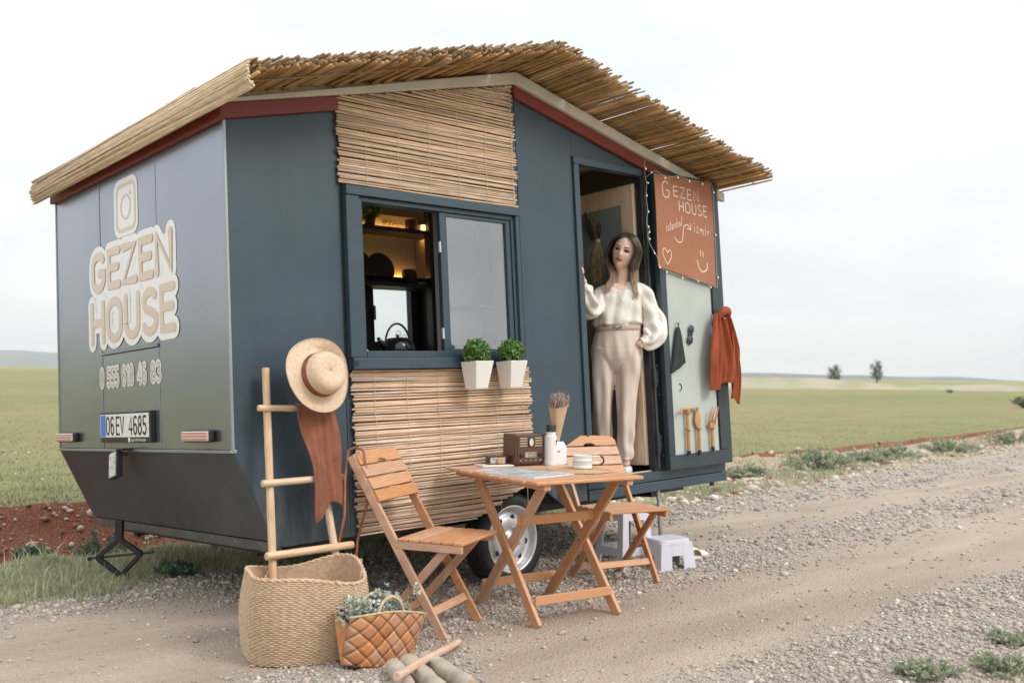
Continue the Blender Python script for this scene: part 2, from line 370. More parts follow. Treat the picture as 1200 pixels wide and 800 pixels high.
def ground_mat(name, dirt, grav, speck, bumpd, dry=None, sc=1.0, soft=.75, along=1.0):
    m = bpy.data.materials.new(name); m.use_nodes = True; nt = m.node_tree; b = nt.nodes['Principled BSDF']; L = nt.links.new; Nn = nt.nodes.new
    b.inputs['Roughness'].default_value = .95; b.inputs['Specular IOR Level'].default_value = .15
    t = Nn('ShaderNodeTexCoord')
    def nz(s, d=4, rough=.55): n = Nn('ShaderNodeTexNoise'); n.inputs['Scale'].default_value = s*sc; n.inputs['Detail'].default_value = d; n.inputs['Roughness'].default_value = rough; L(t.outputs['Object'], n.inputs[0]); return n
    def ramp(src, p0, c0, p1, c1): r = Nn('ShaderNodeValToRGB'); r.color_ramp.elements[0].position = p0; r.color_ramp.elements[1].position = p1; r.color_ramp.elements[0].color = (*c0, 1); r.color_ramp.elements[1].color = (*c1, 1); L(src, r.inputs[0]); return r
    at = Nn('ShaderNodeAttribute'); at.attribute_name = 'g'
    big = nz(1.1, 6)
    if along != 1: mpp = Nn('ShaderNodeMapping'); mpp.inputs['Scale'].default_value = (1/along, along*.8, 1); mpp.inputs['Rotation'].default_value = (0, 0, -.045); L(t.outputs['Object'], mpp.inputs[0]); L(mpp.outputs[0], big.inputs[0])
    d = ramp(big.outputs[0], .35, dirt[0], .65, dirt[1])
    vor = Nn('ShaderNodeTexVoronoi'); vor.inputs['Scale'].default_value = 75*sc; L(t.outputs['Object'], vor.inputs[0])
    vs = Nn('ShaderNodeSeparateColor'); L(vor.outputs['Color'], vs.inputs[0])
    st = ramp(vs.outputs[0], .1, grav[0], .95, grav[1])
    add = Nn('ShaderNodeMath'); add.operation = 'MULTIPLY_ADD'; mid = nz(9, 4); L(mid.outputs[0], add.inputs[0]); add.inputs[1].default_value = 1.3; add.inputs[2].default_value = -.65
    a2 = Nn('ShaderNodeMath'); a2.operation = 'ADD'; a2.use_clamp = True; L(at.outputs['Fac'], a2.inputs[0]); L(add.outputs[0], a2.inputs[1])
    m3 = Nn('ShaderNodeMath'); m3.operation = 'MULTIPLY'; m3.inputs[1].default_value = soft; L(a2.outputs[0], m3.inputs[0])
    mx = Nn('ShaderNodeMixRGB'); L(m3.outputs[0], mx.inputs[0]); L(d.outputs[0], mx.inputs[1]); L(st.outputs[0], mx.inputs[2])
    fine = nz(160, 3, .7); f = ramp(fine.outputs[0], .3, (1-speck,)*3, .7, (1+speck,)*3)
    ml = Nn('ShaderNodeMixRGB'); ml.blend_type = 'MULTIPLY'; ml.inputs[0].default_value = 1; L(mx.outputs[0], ml.inputs[1]); L(f.outputs[0], ml.inputs[2])
    L(ml.outputs[0], b.inputs['Base Color'])
    bp = Nn('ShaderNodeBump'); bp.inputs['Distance'].default_value = bumpd; sm = Nn('ShaderNodeMath'); sm.operation = 'ADD'; n2 = nz(45, 4, .7); L(n2.outputs[0], sm.inputs[0])
    L(vor.outputs['Distance'], sm.inputs[1]); L(sm.outputs[0], bp.inputs['Height']); L(bp.outputs[0], b.inputs['Normal'])
    return m
road_m = ground_mat('road_dirt', ((.35,.275,.215),(.47,.38,.305)), ((.27,.24,.21),(.52,.47,.41)), .22, .007, along=2.6)
verge_m = ground_mat('verge_soil', ((.36,.29,.20),(.40,.38,.25)), ((.38,.26,.19),(.52,.46,.36)), .3, .01)
ditch_m = ground_mat('red_soil', ((.25,.088,.048),(.33,.135,.078)), ((.17,.06,.035),(.42,.24,.17)), .35, .02, soft=.5)
field_m = ground_mat('field_grass', ((.245,.235,.118),(.315,.295,.16)), ((.22,.21,.11),(.33,.31,.18)), .25, .02, sc=.55, soft=.6)
def far_tone(m):
    """Broad pale and green bands in the pasture."""
    nt = m.node_tree; b = nt.nodes['Principled BSDF']; src = b.inputs['Base Color'].links[0].from_socket
    t = nt.nodes.new('ShaderNodeTexCoord'); mp = nt.nodes.new('ShaderNodeMapping'); mp.inputs['Scale'].default_value = (.02,.07,1)
    n = nt.nodes.new('ShaderNodeTexNoise'); n.inputs['Scale'].default_value = 1; n.inputs['Detail'].default_value = 6
    nt.links.new(t.outputs['Object'], mp.inputs[0]); nt.links.new(mp.outputs[0], n.inputs[0])
    r = nt.nodes.new('ShaderNodeValToRGB'); r.color_ramp.elements[0].position = .36; r.color_ramp.elements[1].position = .64
    r.color_ramp.elements[0].color = (.86,.96,.80,1); r.color_ramp.elements[1].color = (1.18,1.08,1.05,1)
    nt.links.new(n.outputs[0], r.inputs[0]); m2 = nt.nodes.new('ShaderNodeMixRGB'); m2.blend_type = 'MULTIPLY'; m2.inputs[0].default_value = 1
    nt.links.new(src, m2.inputs[1]); nt.links.new(r.outputs[0], m2.inputs[2]); nt.links.new(m2.outputs[0], b.inputs['Base Color'])
far_tone(field_m)
def ground_piece(name, sel, m, desc=None):
    f = F[sel].reshape(-1, 4); u, inv = np.unique(f, return_inverse=True)
    o = np_mesh(name, Vg[u], inv.reshape(f.shape), m, smooth=True, kind='structure', attr={'g': GR[u]}); return o
ground_piece('dirt_road', (yc < 1.5) & (yc > -2.55), road_m)
xc = (X[:-1,:-1]+X[1:,1:])/2; vb = np.clip(2.3+1.8*(xc-2.0)/3.0, 2.3, 4.3)+.0*xc+.16*vnoise(xc, yc, 1.3, 41)*(xc > 1.5)
ground_piece('verge', ((yc >= 1.5) & (yc < vb)) | ((yc <= -2.55) & (yc > -4.2)), verge_m)
ground_piece('ditch', (yc >= vb) & (yc < 4.5), ditch_m)
ground_piece('field', (yc >= 4.5) | (yc <= -4.2), field_m)

# ---- loose material: pebbles, stones, grass (nobody could count them)
CAM = np.array([-2.249, -4.242]); FW = np.array([.686, .727])/np.linalg.norm([.686,.727])
def scatter(n, dmin, dmax, dens, half=.60, tries=6, power=1.0):
    """Points seen by the camera's side of the place, thinning with distance."""
    out = []
    tot = 0
    for _ in range(40):
        u = NR.random(n*2); d = (dmin**(-power)+(dmax**(-power)-dmin**(-power))*u)**(-1/power)
        a = (NR.random(n*2)*2-1)*half; base = math.atan2(FW[1], FW[0])
        x = CAM[0]+d*np.cos(base+a); y = CAM[1]+d*np.sin(base+a)
        k = NR.random(n*2) < dens(x, y); out.append(np.stack([x[k], y[k]], 1)); tot += k.sum()
        if tot >= n: break
    return np.concatenate(out)[:n]
ico = bmesh.new(); bmesh.ops.create_icosphere(ico, subdivisions=1, radius=1); ico.verts.ensure_lookup_table()
IV = np.array([v.co[:] for v in ico.verts]); IF = np.array([[v.index for v in f.verts] for f in ico.faces]); ico.free()
def pebbles(name, P, size, m, squash=.6, sink=.25, kind='stuff', smooth=False):
    n = len(P); V = IV[None]*np.ones((n, 1, 1)); V = V*(1+.28*(NR.random((n, 12, 1))-.5)*2)
    sc_ = np.stack([size*NR.uniform(.75, 1.3, n), size*NR.uniform(.7, 1.1, n), size*squash*NR.uniform(.7, 1.25, n)], 1)
    V = V*sc_[:, None, :]; a = NR.random(n)*6.283; c, s = np.cos(a)[:, None], np.sin(a)[:, None]
    V = np.stack([V[..., 0]*c-V[..., 1]*s, V[..., 0]*s+V[..., 1]*c, V[..., 2]+V[..., 0]*NR.uniform(-.3, .3, (n, 1))], -1)
    V[..., 0] += P[:, 0:1]; V[..., 1] += P[:, 1:2]; V[..., 2] += (height(P[:, 0], P[:, 1])+sc_[:, 2]*(1-2*sink))[:, None]
    Fp = IF[None]+(np.arange(n)*12)[:, None, None]; tone = np.repeat(NR.random(n), 12)
    return np_mesh(name, V.reshape(-1, 3), Fp.reshape(-1, 3), m, kind=kind, attr={'tone': tone}, smooth=smooth)
def tone_mat(name, stops, rough=.85, trans=0):
    m = bpy.data.materials.new(name); m.use_nodes = True; nt = m.node_tree; b = nt.nodes['Principled BSDF']; b.inputs['Roughness'].default_value = rough; b.inputs['Specular IOR Level'].default_value = .25
    a = nt.nodes.new('ShaderNodeAttribute'); a.attribute_name = 'tone'; r = nt.nodes.new('ShaderNodeValToRGB')
    while len(r.color_ramp.elements) < len(stops): r.color_ramp.elements.new(.5)
    for e, (p, c) in zip(r.color_ramp.elements, stops): e.position = p; e.color = (*c, 1)
    nt.links.new(a.outputs['Fac'], r.inputs[0]); nt.links.new(r.outputs[0], b.inputs['Base Color'])
    if trans:
        t = nt.nodes.new('ShaderNodeBsdfTranslucent'); x = nt.nodes.new('ShaderNodeMixShader'); x.inputs[0].default_value = trans
        nt.links.new(r.outputs[0], t.inputs[0]); nt.links.new(b.outputs[0], x.inputs[1]); nt.links.new(t.outputs[0], x.inputs[2]); nt.links.new(x.outputs[0], nt.nodes['Material Output'].inputs[0])
    return m
peb_m = tone_mat('gravel_stones', [(0, (.29,.26,.22)), (.3, (.39,.35,.30)), (.6, (.47,.425,.365)), (.8, (.47,.37,.30)), (1, (.66,.62,.55))])
white_m = tone_mat('pale_stones', [(0, (.50,.40,.32)), (.5, (.60,.52,.44)), (1, (.72,.67,.60))])
def dr(x, y): q = yy_of(x, y); return np.where((q > 1.56) | (q < -2.7), .02, gravel(x, y)**1.3)
P = scatter(60000, 3.0, 24, dr, power=.9); pebbles('gravel', P, np.exp(NR.normal(math.log(.0062), .38, len(P)))*np.clip(np.linalg.norm(P-CAM, axis=1)/5, .8, 2.2), peb_m)
P = scatter(1700, 2.8, 7, lambda x, y: dr(x, y)*.9); pebbles('gravel', P, np.exp(NR.normal(math.log(.0135), .28, len(P))), peb_m, smooth=False)
def dd(x, y): q = yy_of(x, y); return np.where((q > 2.2) & (q < 4.45), .6, 0.0)+np.where((q > 1.5) & (q <= 2.2) & (x > 4.5), .5, 0)
P = scatter(1500, 5, 30, dd, power=.5); pebbles('stones', P, np.minimum(.05, np.exp(NR.normal(math.log(.016), .5, len(P)))), white_m, squash=.7, sink=.2)
P = scatter(2200, 5, 30, dd, power=.5); pebbles('stones', P, np.exp(NR.normal(math.log(.018), .4, len(P))), tone_mat('soil_clods', [(0, (.17,.06,.035)), (1, (.36,.17,.10))]), squash=.7, sink=.3)

def blades(name, P, hgt, wid, m, lean=.5, kind='stuff', parent=None, zoff=None, nper=1):
    n = len(P); a = NR.random(n)*6.283; h = hgt*NR.uniform(.55, 1.25, n); l = lean*NR.uniform(.1, 1, n)*h; b = NR.random(n)*6.283
    dx, dy = np.cos(a)*wid/2, np.sin(a)*wid/2; lx, ly = np.cos(b)*l, np.sin(b)*l
    z = height(P[:, 0], P[:, 1]) if zoff is None else zoff
    x, y = P[:, 0], P[:, 1]; V = np.zeros((n, 5, 3))
    V[:, 0] = np.stack([x-dx, y-dy, z-.005], 1); V[:, 1] = np.stack([x+dx, y+dy, z-.005], 1)
    V[:, 2] = np.stack([x+dx*.8+lx*.35, y+dy*.8+ly*.35, z+h*.6], 1); V[:, 3] = np.stack([x-dx*.8+lx*.35, y-dy*.8+ly*.35, z+h*.6], 1)
    V[:, 4] = np.stack([x+lx, y+ly, z+h], 1)
    T = np.array([[0,1,2],[0,2,3],[3,2,4]]); Fb = T[None]+(np.arange(n)*5)[:, None, None]
    return np_mesh(name, V.reshape(-1, 3), Fb.reshape(-1, 3), m, kind=kind, attr={'tone': np.repeat(NR.random(n), 5)}, parent=parent)
grass_m = tone_mat('grass_blades', [(0, (.30,.33,.18)), (.4, (.46,.49,.30)), (.75, (.60,.60,.40)), (1, (.72,.67,.50))], .7, .45)
sage_m = tone_mat('sage_leaves', [(0, (.075,.12,.08)), (.5, (.16,.22,.15)), (1, (.30,.36,.27))], .7, .3)
def clump(x, y, s, th, seed): return np.clip((vnoise(x, y, s, seed)-th)*3, 0, 1)
def dg(x, y):
    q = yy_of(x, y); e = np.clip((q-(1.28+.18*vnoise(x, y, 1.6, 21)))/.25, 0, 1)*np.clip((2.5+.15*vnoise(x, y, 2, 22)-q)/.15, 0, 1)
    left = np.clip((1.3-x)/.8, 0, 1)
    return e*(left+(1-left)*.5*clump(x, y, 1.4, .1, 23))*(.35+.65*clump(x, y, 3, -.45, 24))
P = scatter(26000, 4.6, 14, dg, power=.4); blades('grass', P, .048, .006, grass_m, 1.1)
def df(x, y): q = yy_of(x, y); return np.clip((q-4.3)/.2, 0, 1)*(.3+.7*clump(x, y, 2.2, -.3, 25))
P = scatter(30000, 7.5, 34, df, power=.6); blades('grass', P, .032, .009, tone_mat('field_blades', [(0, (.17,.17,.085)), (.5, (.30,.285,.15)), (1, (.44,.40,.24))], .8, .3), 1.2)
def dbr(x, y): q = yy_of(x, y); return np.clip((-2.35-y-.2*vnoise(x, y, 2.5, 31))/.2, 0, 1)*clump(x, y, 2.0, -.1, 32)
# ================================================================ FAR SETTING
hill_m = mat('far_hills', (.13,.155,.15), .9, var=.2, vscale=.004)
def ridge(name, d0, a0, a1, hfun, depth, m, n=120):
    base = math.atan2(FW[1], FW[0]); V = []; Fh = []
    for i in range(n+1):
        a = base+a0+(a1-a0)*i/n; h = hfun(a0+(a1-a0)*i/n)
        for k, (dd_, hh) in enumerate(((0, -4), (.35, h*.62), (.6, h), (1, h*.8), (1.5, -6))):
            d = d0+dd_*depth; V.append((CAM[0]+d*math.cos(a), CAM[1]+d*math.sin(a), hh))
    for i in range(n):
        for k in range(4): Fh.append((i*5+k, i*5+5+k, i*5+6+k, i*5+k+1))
    return np_mesh(name, V, Fh, m, kind='structure', smooth=True)
def hl(a):      # angle to the left of the view axis is positive
    return 4+52*max(0, math.sin(min(1, max(0, (a-.02)/.42))*PI/2))*(1+.12*math.sin(a*31)+.06*math.sin(a*83))
def hr(a): return max(0.5, 9*math.exp(-((a+.24)/.09)**2)+7*math.exp(-((a+.40)/.10)**2)*(1+.15*math.sin(a*70))-2)
ridge('hills', 1900, -.05, .85, lambda a: hl(a)*.52, 700, hill_m)
ridge('hills', 1100, -.75, -.05, lambda a: hr(a)*.85, 400, hill_m)
# ================================================================ CARAVAN
GL['e'] = ([[(.04,.28),(.32,.28)]+arc(.19,.26,.14,.24,10,320,9)], .38)
GL['g'] = ([arc(.18,.26,.14,.24,10,350,9)+[(.32,.5),(.32,-.12)]+arc(.18,-.12,.14,.14,0,-150,5)], .38)
GL['o'] = ([arc(.19,.25,.15,.25,0,360,10)], .40)
GL['h'] = ([[(.04,.98),(.04,0),(.05,.32)]+arc(.18,.34,.13,.15,170,0,6)+[(.31,0)]], .38)
TM = Matrix(((.99968,.00154,-.02521,0),(0,.99814,.06097,0),(.02526,-.06095,.99782,.415),(0,0,0,1)))
car = empty('caravan', 'dark blue caravan with gabled reed roof, open window and open door', 'caravan', TM)
AX, LEN, WID = 1.92, 3.95, 2.27
def zr(x): return 2.48-.234*abs(x-AX)
def fy(y0, y1): return (lambda x, z: (x, y0, z)), (lambda x, z: (x, y1, z))
def panel(name, poly, y0, y1, m, parent=car, bevel=.002, label=None):
    a, b = fy(y0, y1); return MB().prism(poly, a, b).build(name, m, parent, bevel=bevel, label=label)
# facade
panel('wall_panel', [(.0,.447),(0,zr(0)),(.638,zr(.638)),(.638,-.03),(.2,-.03),(.2,.003)], 0, .03, blue)
panel('wall_panel', [(.642,1.80),(.642,zr(.642)),(AX,zr(AX)),(1.938,zr(1.938)),(1.938,1.80)], .002, .03, blue)
panel('wall_panel', [(.642,-.03),(.642,.83),(1.938,.83),(1.938,.12),(1.74,.12),(1.50,-.03)], .002, .03, blue)
panel('wall_panel', [(1.942,.11),(1.942,zr(1.942)),(2.436,zr(2.436)),(2.436,-.03),(2.20,-.03),(2.0,.11)], 0, .03, blue)
panel('wall_panel', [(2.44,2.192),(2.44,zr(2.44)),(3.20,zr(3.2)),(3.20,2.192)], .001, .03, blue)
panel('wall_panel', [(3.22,.10),(3.22,zr(3.22)),(LEN,zr(LEN)),(LEN,.10)], .001, .03, blue)
# far side wall with its own window opening
zt = lambda x: zr(x)+.082
for p in ([(0,.447),(0,zt(0)),(AX,zt(AX)),(2.43,zt(2.43)),(2.43,-.03),(.2,-.03),(.2,0)], [(2.81,-.03),(2.81,zt(2.81)),(LEN,zt(LEN)),(LEN,-.03)], [(2.43,-.03),(2.43,1.14),(2.81,1.14),(2.81,-.03)], [(2.43,1.61),(2.43,zt(2.43)),(2.81,zt(2.81)),(2.81,1.61)]):
    panel('wall_panel', p, WID, WID+.03, blue)
MB().lim(LEN-.03, LEN, .03, WID, -.03, zr(LEN)).build('end_wall', blue, car)
# lower beam under the door
MB().lim(2.44, 3.952, -.012, .03, -.035, .03).lim(2.44, 3.95, -.006, .03, .034, .098).build('sill_beam', bluef, car, bevel=.004)
MB().tube([(3.79,.01,-.035),(3.79,.01,-.06)], .018, 10).build('foot_knob', black, car)
MB().tube([(3.185,.03,-.03),(3.19,.03,-.40)], .014, 10).build('support_leg', mat('galvanised', (.45,.46,.46), .35, metal=.8, var=.1), car)
# rear sheets
def rp(y0, y1, z0, z1, x=0):
    t0 = min(zr(0), 9); return MB().lim(x-.002, .018, y0, y1, z0, z1).build('rear_panel', rearm, car, bevel=.003)
rp(.012, .780, .455, 2.03); rp(.791, 1.563, 1.012, 2.03, .001); rp(.791, 1.563, .455, .996, .001); rp(1.574, WID+.02, .455, 2.03)
MB().lim(.012, .03, .01, WID+.02, .42, 2.05).build('rear_backing', dark, car)
MB().lim(-.006, .006, -.004, .010, .447, 2.03).build('corner_strip', mat('edge_metal', (.34,.37,.38), .35, metal=.7), car)
MB().lim(-.006, .006, WID+.018, WID+.034, .447, 2.03).build('corner_strip', MATS['edge_metal'], car)
MB().lim(-.014, .02, -.002, WID+.03, .438, .453).lim(-.012, -.004, .785, 1.57, .998, 1.010).build('ledge_strip', MATS['edge_metal'], car, bevel=.002)
a, b = (lambda x, z: (x, .004, z)), (lambda x, z: (x, WID+.028, z))
MB().prism([(-.002,.437),(.20,.0),(.235,.0),(.03,.437)], a, b).build('rear_lower_panel', rearl, car, bevel=.003)
MB().prism([(.196,-.004),(.196,-.05),(.24,-.05),(.24,-.004)], a, b).build('rear_lip', mat('lip_metal', (.12,.125,.12), .4, metal=.5, var=.2, vscale=12), car)
riv = MB()
for i in range(9): riv.lathe([(.005,0),(.005,.002),(.002,.004)], 8, (.194, .12+i*.255, -.018), Matrix.Rotation(-PI/2, 3, 'Y'))
riv.build('rivets', MATS['edge_metal'], car)
# floor, chassis
MB().lim(.24, LEN-.03, .27, 2.02, -.028, .07).lim(.24, 1.42, .035, .268, -.028, .07).lim(2.19, LEN-.03, .035, .268, -.028, .07).lim(.24, 1.42, 2.022, WID-.01, -.028, .07).lim(2.19, LEN-.03, 2.022, WID-.01, -.028, .07).build('floor', mat('floor_board', (.16,.11,.07), .6, var=.25, vscale=4, stretch=(1,8,1)), car)
MB().lim(.3, 3.9, .35, .41, -.11, -.03).lim(.3, 3.9, 1.85, 1.91, -.11, -.03).lim(1.75, 1.81, .1, 2.15, -.23, -.17).lim(.3, .36, .1, 2.1, -.09, -.03).lim(3.2, 3.26, .1, 2.1, -.09, -.03).build('chassis', black, car)
# wheel arch and wheels
def arch(y0, y1):
    prof = [(1.44,-.05),(1.56,.06),(1.68,.13),(1.98,.13),(2.08,.05),(2.17,-.03)]
    m = MB(); a, b = fy(y0, y1); n = len(prof); vs = [a(*p) for p in prof]+[b(*p) for p in prof]
    m.add(vs, [(i, i+1, i+1+n, i+n) for i in range(n-1)]+[tuple(range(n, 2*n))]); return m.build('wheel_arch', black, car)
arch(.02, .26); arch(2.24, 2.03)
tyre_m = mat('tyre', (.02,.02,.021), .75, var=.4, vscale=14)
rim_m = mat('steel_rim', (.58,.59,.60), .36, metal=.5, var=.12, vscale=10)
def wheel(yc, s):
    R = Matrix.Rotation(-PI/2*s, 3, 'X')
    root = MB(); prof = [(.196,-.075),(.215,-.086),(.245,-.083),(.259,-.068),(.265,-.045),(.266,0),(.265,.045),(.259,.068),(.245,.083),(.215,.086),(.196,.075)]
    root.lathe(prof, 64, (1.805, yc, -.195), R, cap=False)
    tr = MB()
    for k in range(96):       # tread blocks
        a = 2*PI*k/96
        for yy in (-.045, 0, .045):
            c = Vector((.2665*math.cos(a), .2665*math.sin(a), yy)); q = R @ Matrix.Rotation(a, 3, 'Z')
            tr.box(R @ c+Vector((1.805, yc, -.195)), (.006, .012, .036), q)
    t = root.build('wheel', tyre_m, car, smooth=True)
    tr.build('tread', tyre_m, t)
    rm = MB(); rm.lathe([(.196,-.07),(.200,-.078),(.194,-.082),(.186,-.074),(.178,-.05),(.172,-.036),(.150,-.030),(.136,-.046),(.120,-.055),(.085,-.060),(.062,-.050),(.045,-.046),(.040,-.062),(.0,-.064)], 48, (1.805, yc, -.195), R, cap=False)
    rm.build('rim', rim_m, t, smooth=True)
    hb = MB()
    for k in range(8):
        a = 2*PI*k/8+.2; c = Vector((.128*math.cos(a), .128*math.sin(a), -.051)); hb.lathe([(.0001,-.0035),(.017,-.0035),(.017,.002)], 14, R @ c+Vector((1.805, yc, -.195)), R, cap=False, sx=.8, sy=1.25 if False else 1)
    hb.build('rim_holes', dark, t)
    nb = MB()
    for k in range(4):
        a = 2*PI*k/4+.5; c = Vector((.066*math.cos(a), .066*math.sin(a), -.058)); nb.lathe([(.009,-.012),(.009,.01)], 6, R @ c+Vector((1.805, yc, -.195)), R)
    nb.build('wheel_nuts', MATS['galvanised'], t)
wheel(.115, 1); wheel(2.15, -1)
# trims
def gable_band(z0, z1, y0, y1, x0, x1, m, name, bevel=.004):
    for xa, xb in ((x0, AX), (AX, x1)):
        panel(name, [(xa, zr(xa)+z0), (xb, zr(xb)+z0), (xb, zr(xb)+z1), (xa, zr(xa)+z1)], y0, y1, m, bevel=bevel)
panel('red_trim', [(-.03, zr(-.03)), (.636, zr(.636)), (.636, zr(.636)+.075), (-.03, zr(-.03)+.075)], -.030, -.001, redt, bevel=.004)
panel('red_trim', [(AX, zr(AX)), (LEN+.02, zr(LEN+.02)), (LEN+.02, zr(LEN+.02)+.075), (AX, zr(AX)+.075)], -.030, -.001, redt, bevel=.004)
panel('white_trim', [(-.02, zr(-.02)+.077), (AX, zr(AX)+.077), (AX, zr(AX)+.150), (-.02, zr(-.02)+.092)], -.055, -.022, whitet, bevel=.004)
panel('white_trim', [(AX, zr(AX)+.077), (4.07, zr(4.07)+.077), (4.07, zr(4.07)+.142), (AX, zr(AX)+.150)], -.055, -.022, whitet, bevel=.004)
MB().lim(-.032, -.004, -.03, WID+.05, 2.025, 2.085).build('red_trim', redt, car, bevel=.004)
rd = mat('roof_deck', (.48,.42,.34), .7, var=.15, vscale=5, stretch=(1,8,1))
for xa, xb in ((-.03, AX), (AX, 4.05)):
    panel('roof', [(xa, zr(xa)+.08), (xb, zr(xb)+.08), (xb, zr(xb)+.14), (xa, zr(xa)+.14)], -.02, WID+.06, rd)
# reed roof
def zmat(x): return 2.678-(.262*(AX+.02-x) if x < AX+.02 else .230*(x-AX-.02))
def rod_mesh(name, L, r, m, ax, wob=.004, seg=5, n=6, taper=.8):
    pts = []; p1 = R_.random()*6; p2 = R_.random()*6
    for i in range(seg+1):
        t = i/seg; w1 = wob*math.sin(p1+t*5), wob*math.sin(p2+t*4.2)
        pts.append((t*L, w1[0], w1[1]) if ax == 'x' else (w1[0], t*L, w1[1]))
    return MB().tube(pts, [r*(1-(1-taper)*i/seg) for i in range(seg+1)], n).mesh(name, m)
roof_meshes = [rod_mesh('roof_reed', 2.84, .0085, reedr, 'y', .008) for _ in range(8)]
for me in roof_meshes: me.polygons.foreach_set('use_smooth', [True]*len(me.polygons))
th = bpy.data.objects.new('reed_roof', None); COL.objects.link(th); th.parent = car
def put_reed(me, parent, loc, rot=(0,0,0), sc=(1,1,1), name='reed'):
    o = bpy.data.objects.new(name, me); COL.objects.link(o); o.parent = parent; o.location = loc; o.rotation_euler = rot; o.scale = sc; return o
for i in range(165):
    x = -.09+4.22*(i+.5)/165+R_.uniform(-.006, .006)
    s = R_.uniform(.6, 1.15)
    put_reed(R_.choice(roof_meshes), th, (x, -.45+R_.uniform(-.02, .015), zmat(x)-.018+R_.uniform(-.012, .012)), (R_.uniform(-.004, .004), 0, R_.uniform(-.012, .012)), (s, 1, s))
up = MB()
def rod(m, x, y0, y1, z, r, dz=0, dx=0, n=5):
    m.tube([(x, y0, z), (x+dx*.5+R_.uniform(-.009,.009), (y0+y1)/2, z+dz*.5+R_.uniform(-.007,.007)), (x+dx, y1, z+dz)], [r, r*.95, r*.8], n)
for i in range(1000):
    x = R_.uniform(-.085, 4.13); x = x if not (x > 2.2 and R_.random() < .25) else R_.uniform(-.08, 2.2)
    z = zmat(x)+R_.uniform(-.006, .036); y0 = -.455+R_.uniform(-.015, .09)
    rod(up, x, y0, y0+R_.uniform(1.4, 2.85), z, R_.uniform(.0045, .0085), R_.uniform(-.02, .02), R_.uniform(-.04, .04))
for i in range(260):
    x = R_.uniform(-.085, 4.13); y0 = R_.uniform(0, .8); rod(up, x, y0, 2.42+R_.uniform(-.04, .05), zmat(x)+R_.uniform(.0, .05), R_.uniform(.006, .011), R_.uniform(-.02, .02), R_.uniform(-.04, .04))
reed_lit = mat('eave_reed', (.80,.65,.47), .65, col2=(.58,.43,.28), vscale=9, stretch=(10,1.2,10)); eb = MB()  # paler copy of the roof reed, sky light on the eave put into its colour
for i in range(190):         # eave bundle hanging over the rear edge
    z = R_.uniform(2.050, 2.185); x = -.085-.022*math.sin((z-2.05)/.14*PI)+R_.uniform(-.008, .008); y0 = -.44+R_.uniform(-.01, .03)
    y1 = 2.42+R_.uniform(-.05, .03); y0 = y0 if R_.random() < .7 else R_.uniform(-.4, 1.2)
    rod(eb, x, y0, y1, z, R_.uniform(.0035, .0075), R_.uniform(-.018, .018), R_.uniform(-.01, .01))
eb.build('eave_reed', reed_lit, th, smooth=True, kind='stuff')
upo = up.build('reed', reedr, th, smooth=True, kind='stuff')
for zz in range(3):         # cross laths tying the mat
    y = (-.30, .9, 2.1)[zz]
    MB().tube([(-.08, y, zmat(-.08)-.032), (AX+.02, y, zmat(AX+.02)-.032), (4.12, y, zmat(4.12)-.032)], .004, 6).build('tie_wire', mat('tie_wire', (.30,.22,.13), .6), th)
# reed screens on the facade
scr_meshes = [rod_mesh('screen_reed', 1.0, .0070, reedm, 'x', .0022, 6, 7, .8) for _ in range(10)]
for me in scr_meshes: me.polygons.foreach_set('use_smooth', [True]*len(me.polygons))
backm = mat('screen_gap_shade', (.17,.115,.07), .9, var=.3)  # sheet behind the rods, shade of the gaps put into its dark colour
def screen(z0, z1, lo, hi, poly, pitch):
    a, b = fy(-.008, -.001); bk = MB().prism(poly, a, b).build('reed_screen', backm, car)
    z = z0; drift = 0
    while z < z1:
        xl = lo(z)+R_.uniform(-.014, .008); xr = hi(z)+R_.uniform(-.02, .016); r = R_.uniform(.78, 1.18)
        tilt = R_.uniform(-.0035, .0035)
        fl = R_.random() < .5
        o = put_reed(R_.choice(scr_meshes), bk, (xr if fl else xl, -.019+R_.uniform(-.004, .003), z), (R_.uniform(0, 6.28), 0, 0), ((xr-xl)*(-1 if fl else 1), r, r))
        o.rotation_euler = Euler((0, tilt, 0)); z += pitch*R_.uniform(.82, 1.2)
    th_ = MB()
    for k in range(6):
        x = .80+k*.215
        th_.tube([(x+.004*math.sin(q), -.030, z0+(min(z1, 2.0 if z0 < 1 else zr(x)+.06)-z0)*q/14) for q in range(15)], .0014, 4)
    th_.build('binding_thread', mat('thread', (.62,.52,.38), .7), bk)
def top_lo(z): return max(.632, AX-(2.555-z)/.234)
def top_hi(z): return min(1.903, AX+(2.555-z)/.234)
screen(1.800, 2.545, top_lo, top_hi, [(.65,1.80),(.65,zr(.65)+.06),(1.89,zr(1.89)+.06),(1.89,1.80)], .0132)
def low_hi(z): return 1.945 if z > .14 else 1.49+(z+.03)*2.6
screen(-.028, .818, lambda z: .668, low_hi, [(.69,-.02),(.69,.82),(1.92,.82),(1.92,.15),(1.72,.12),(1.51,-.02)], .0130)
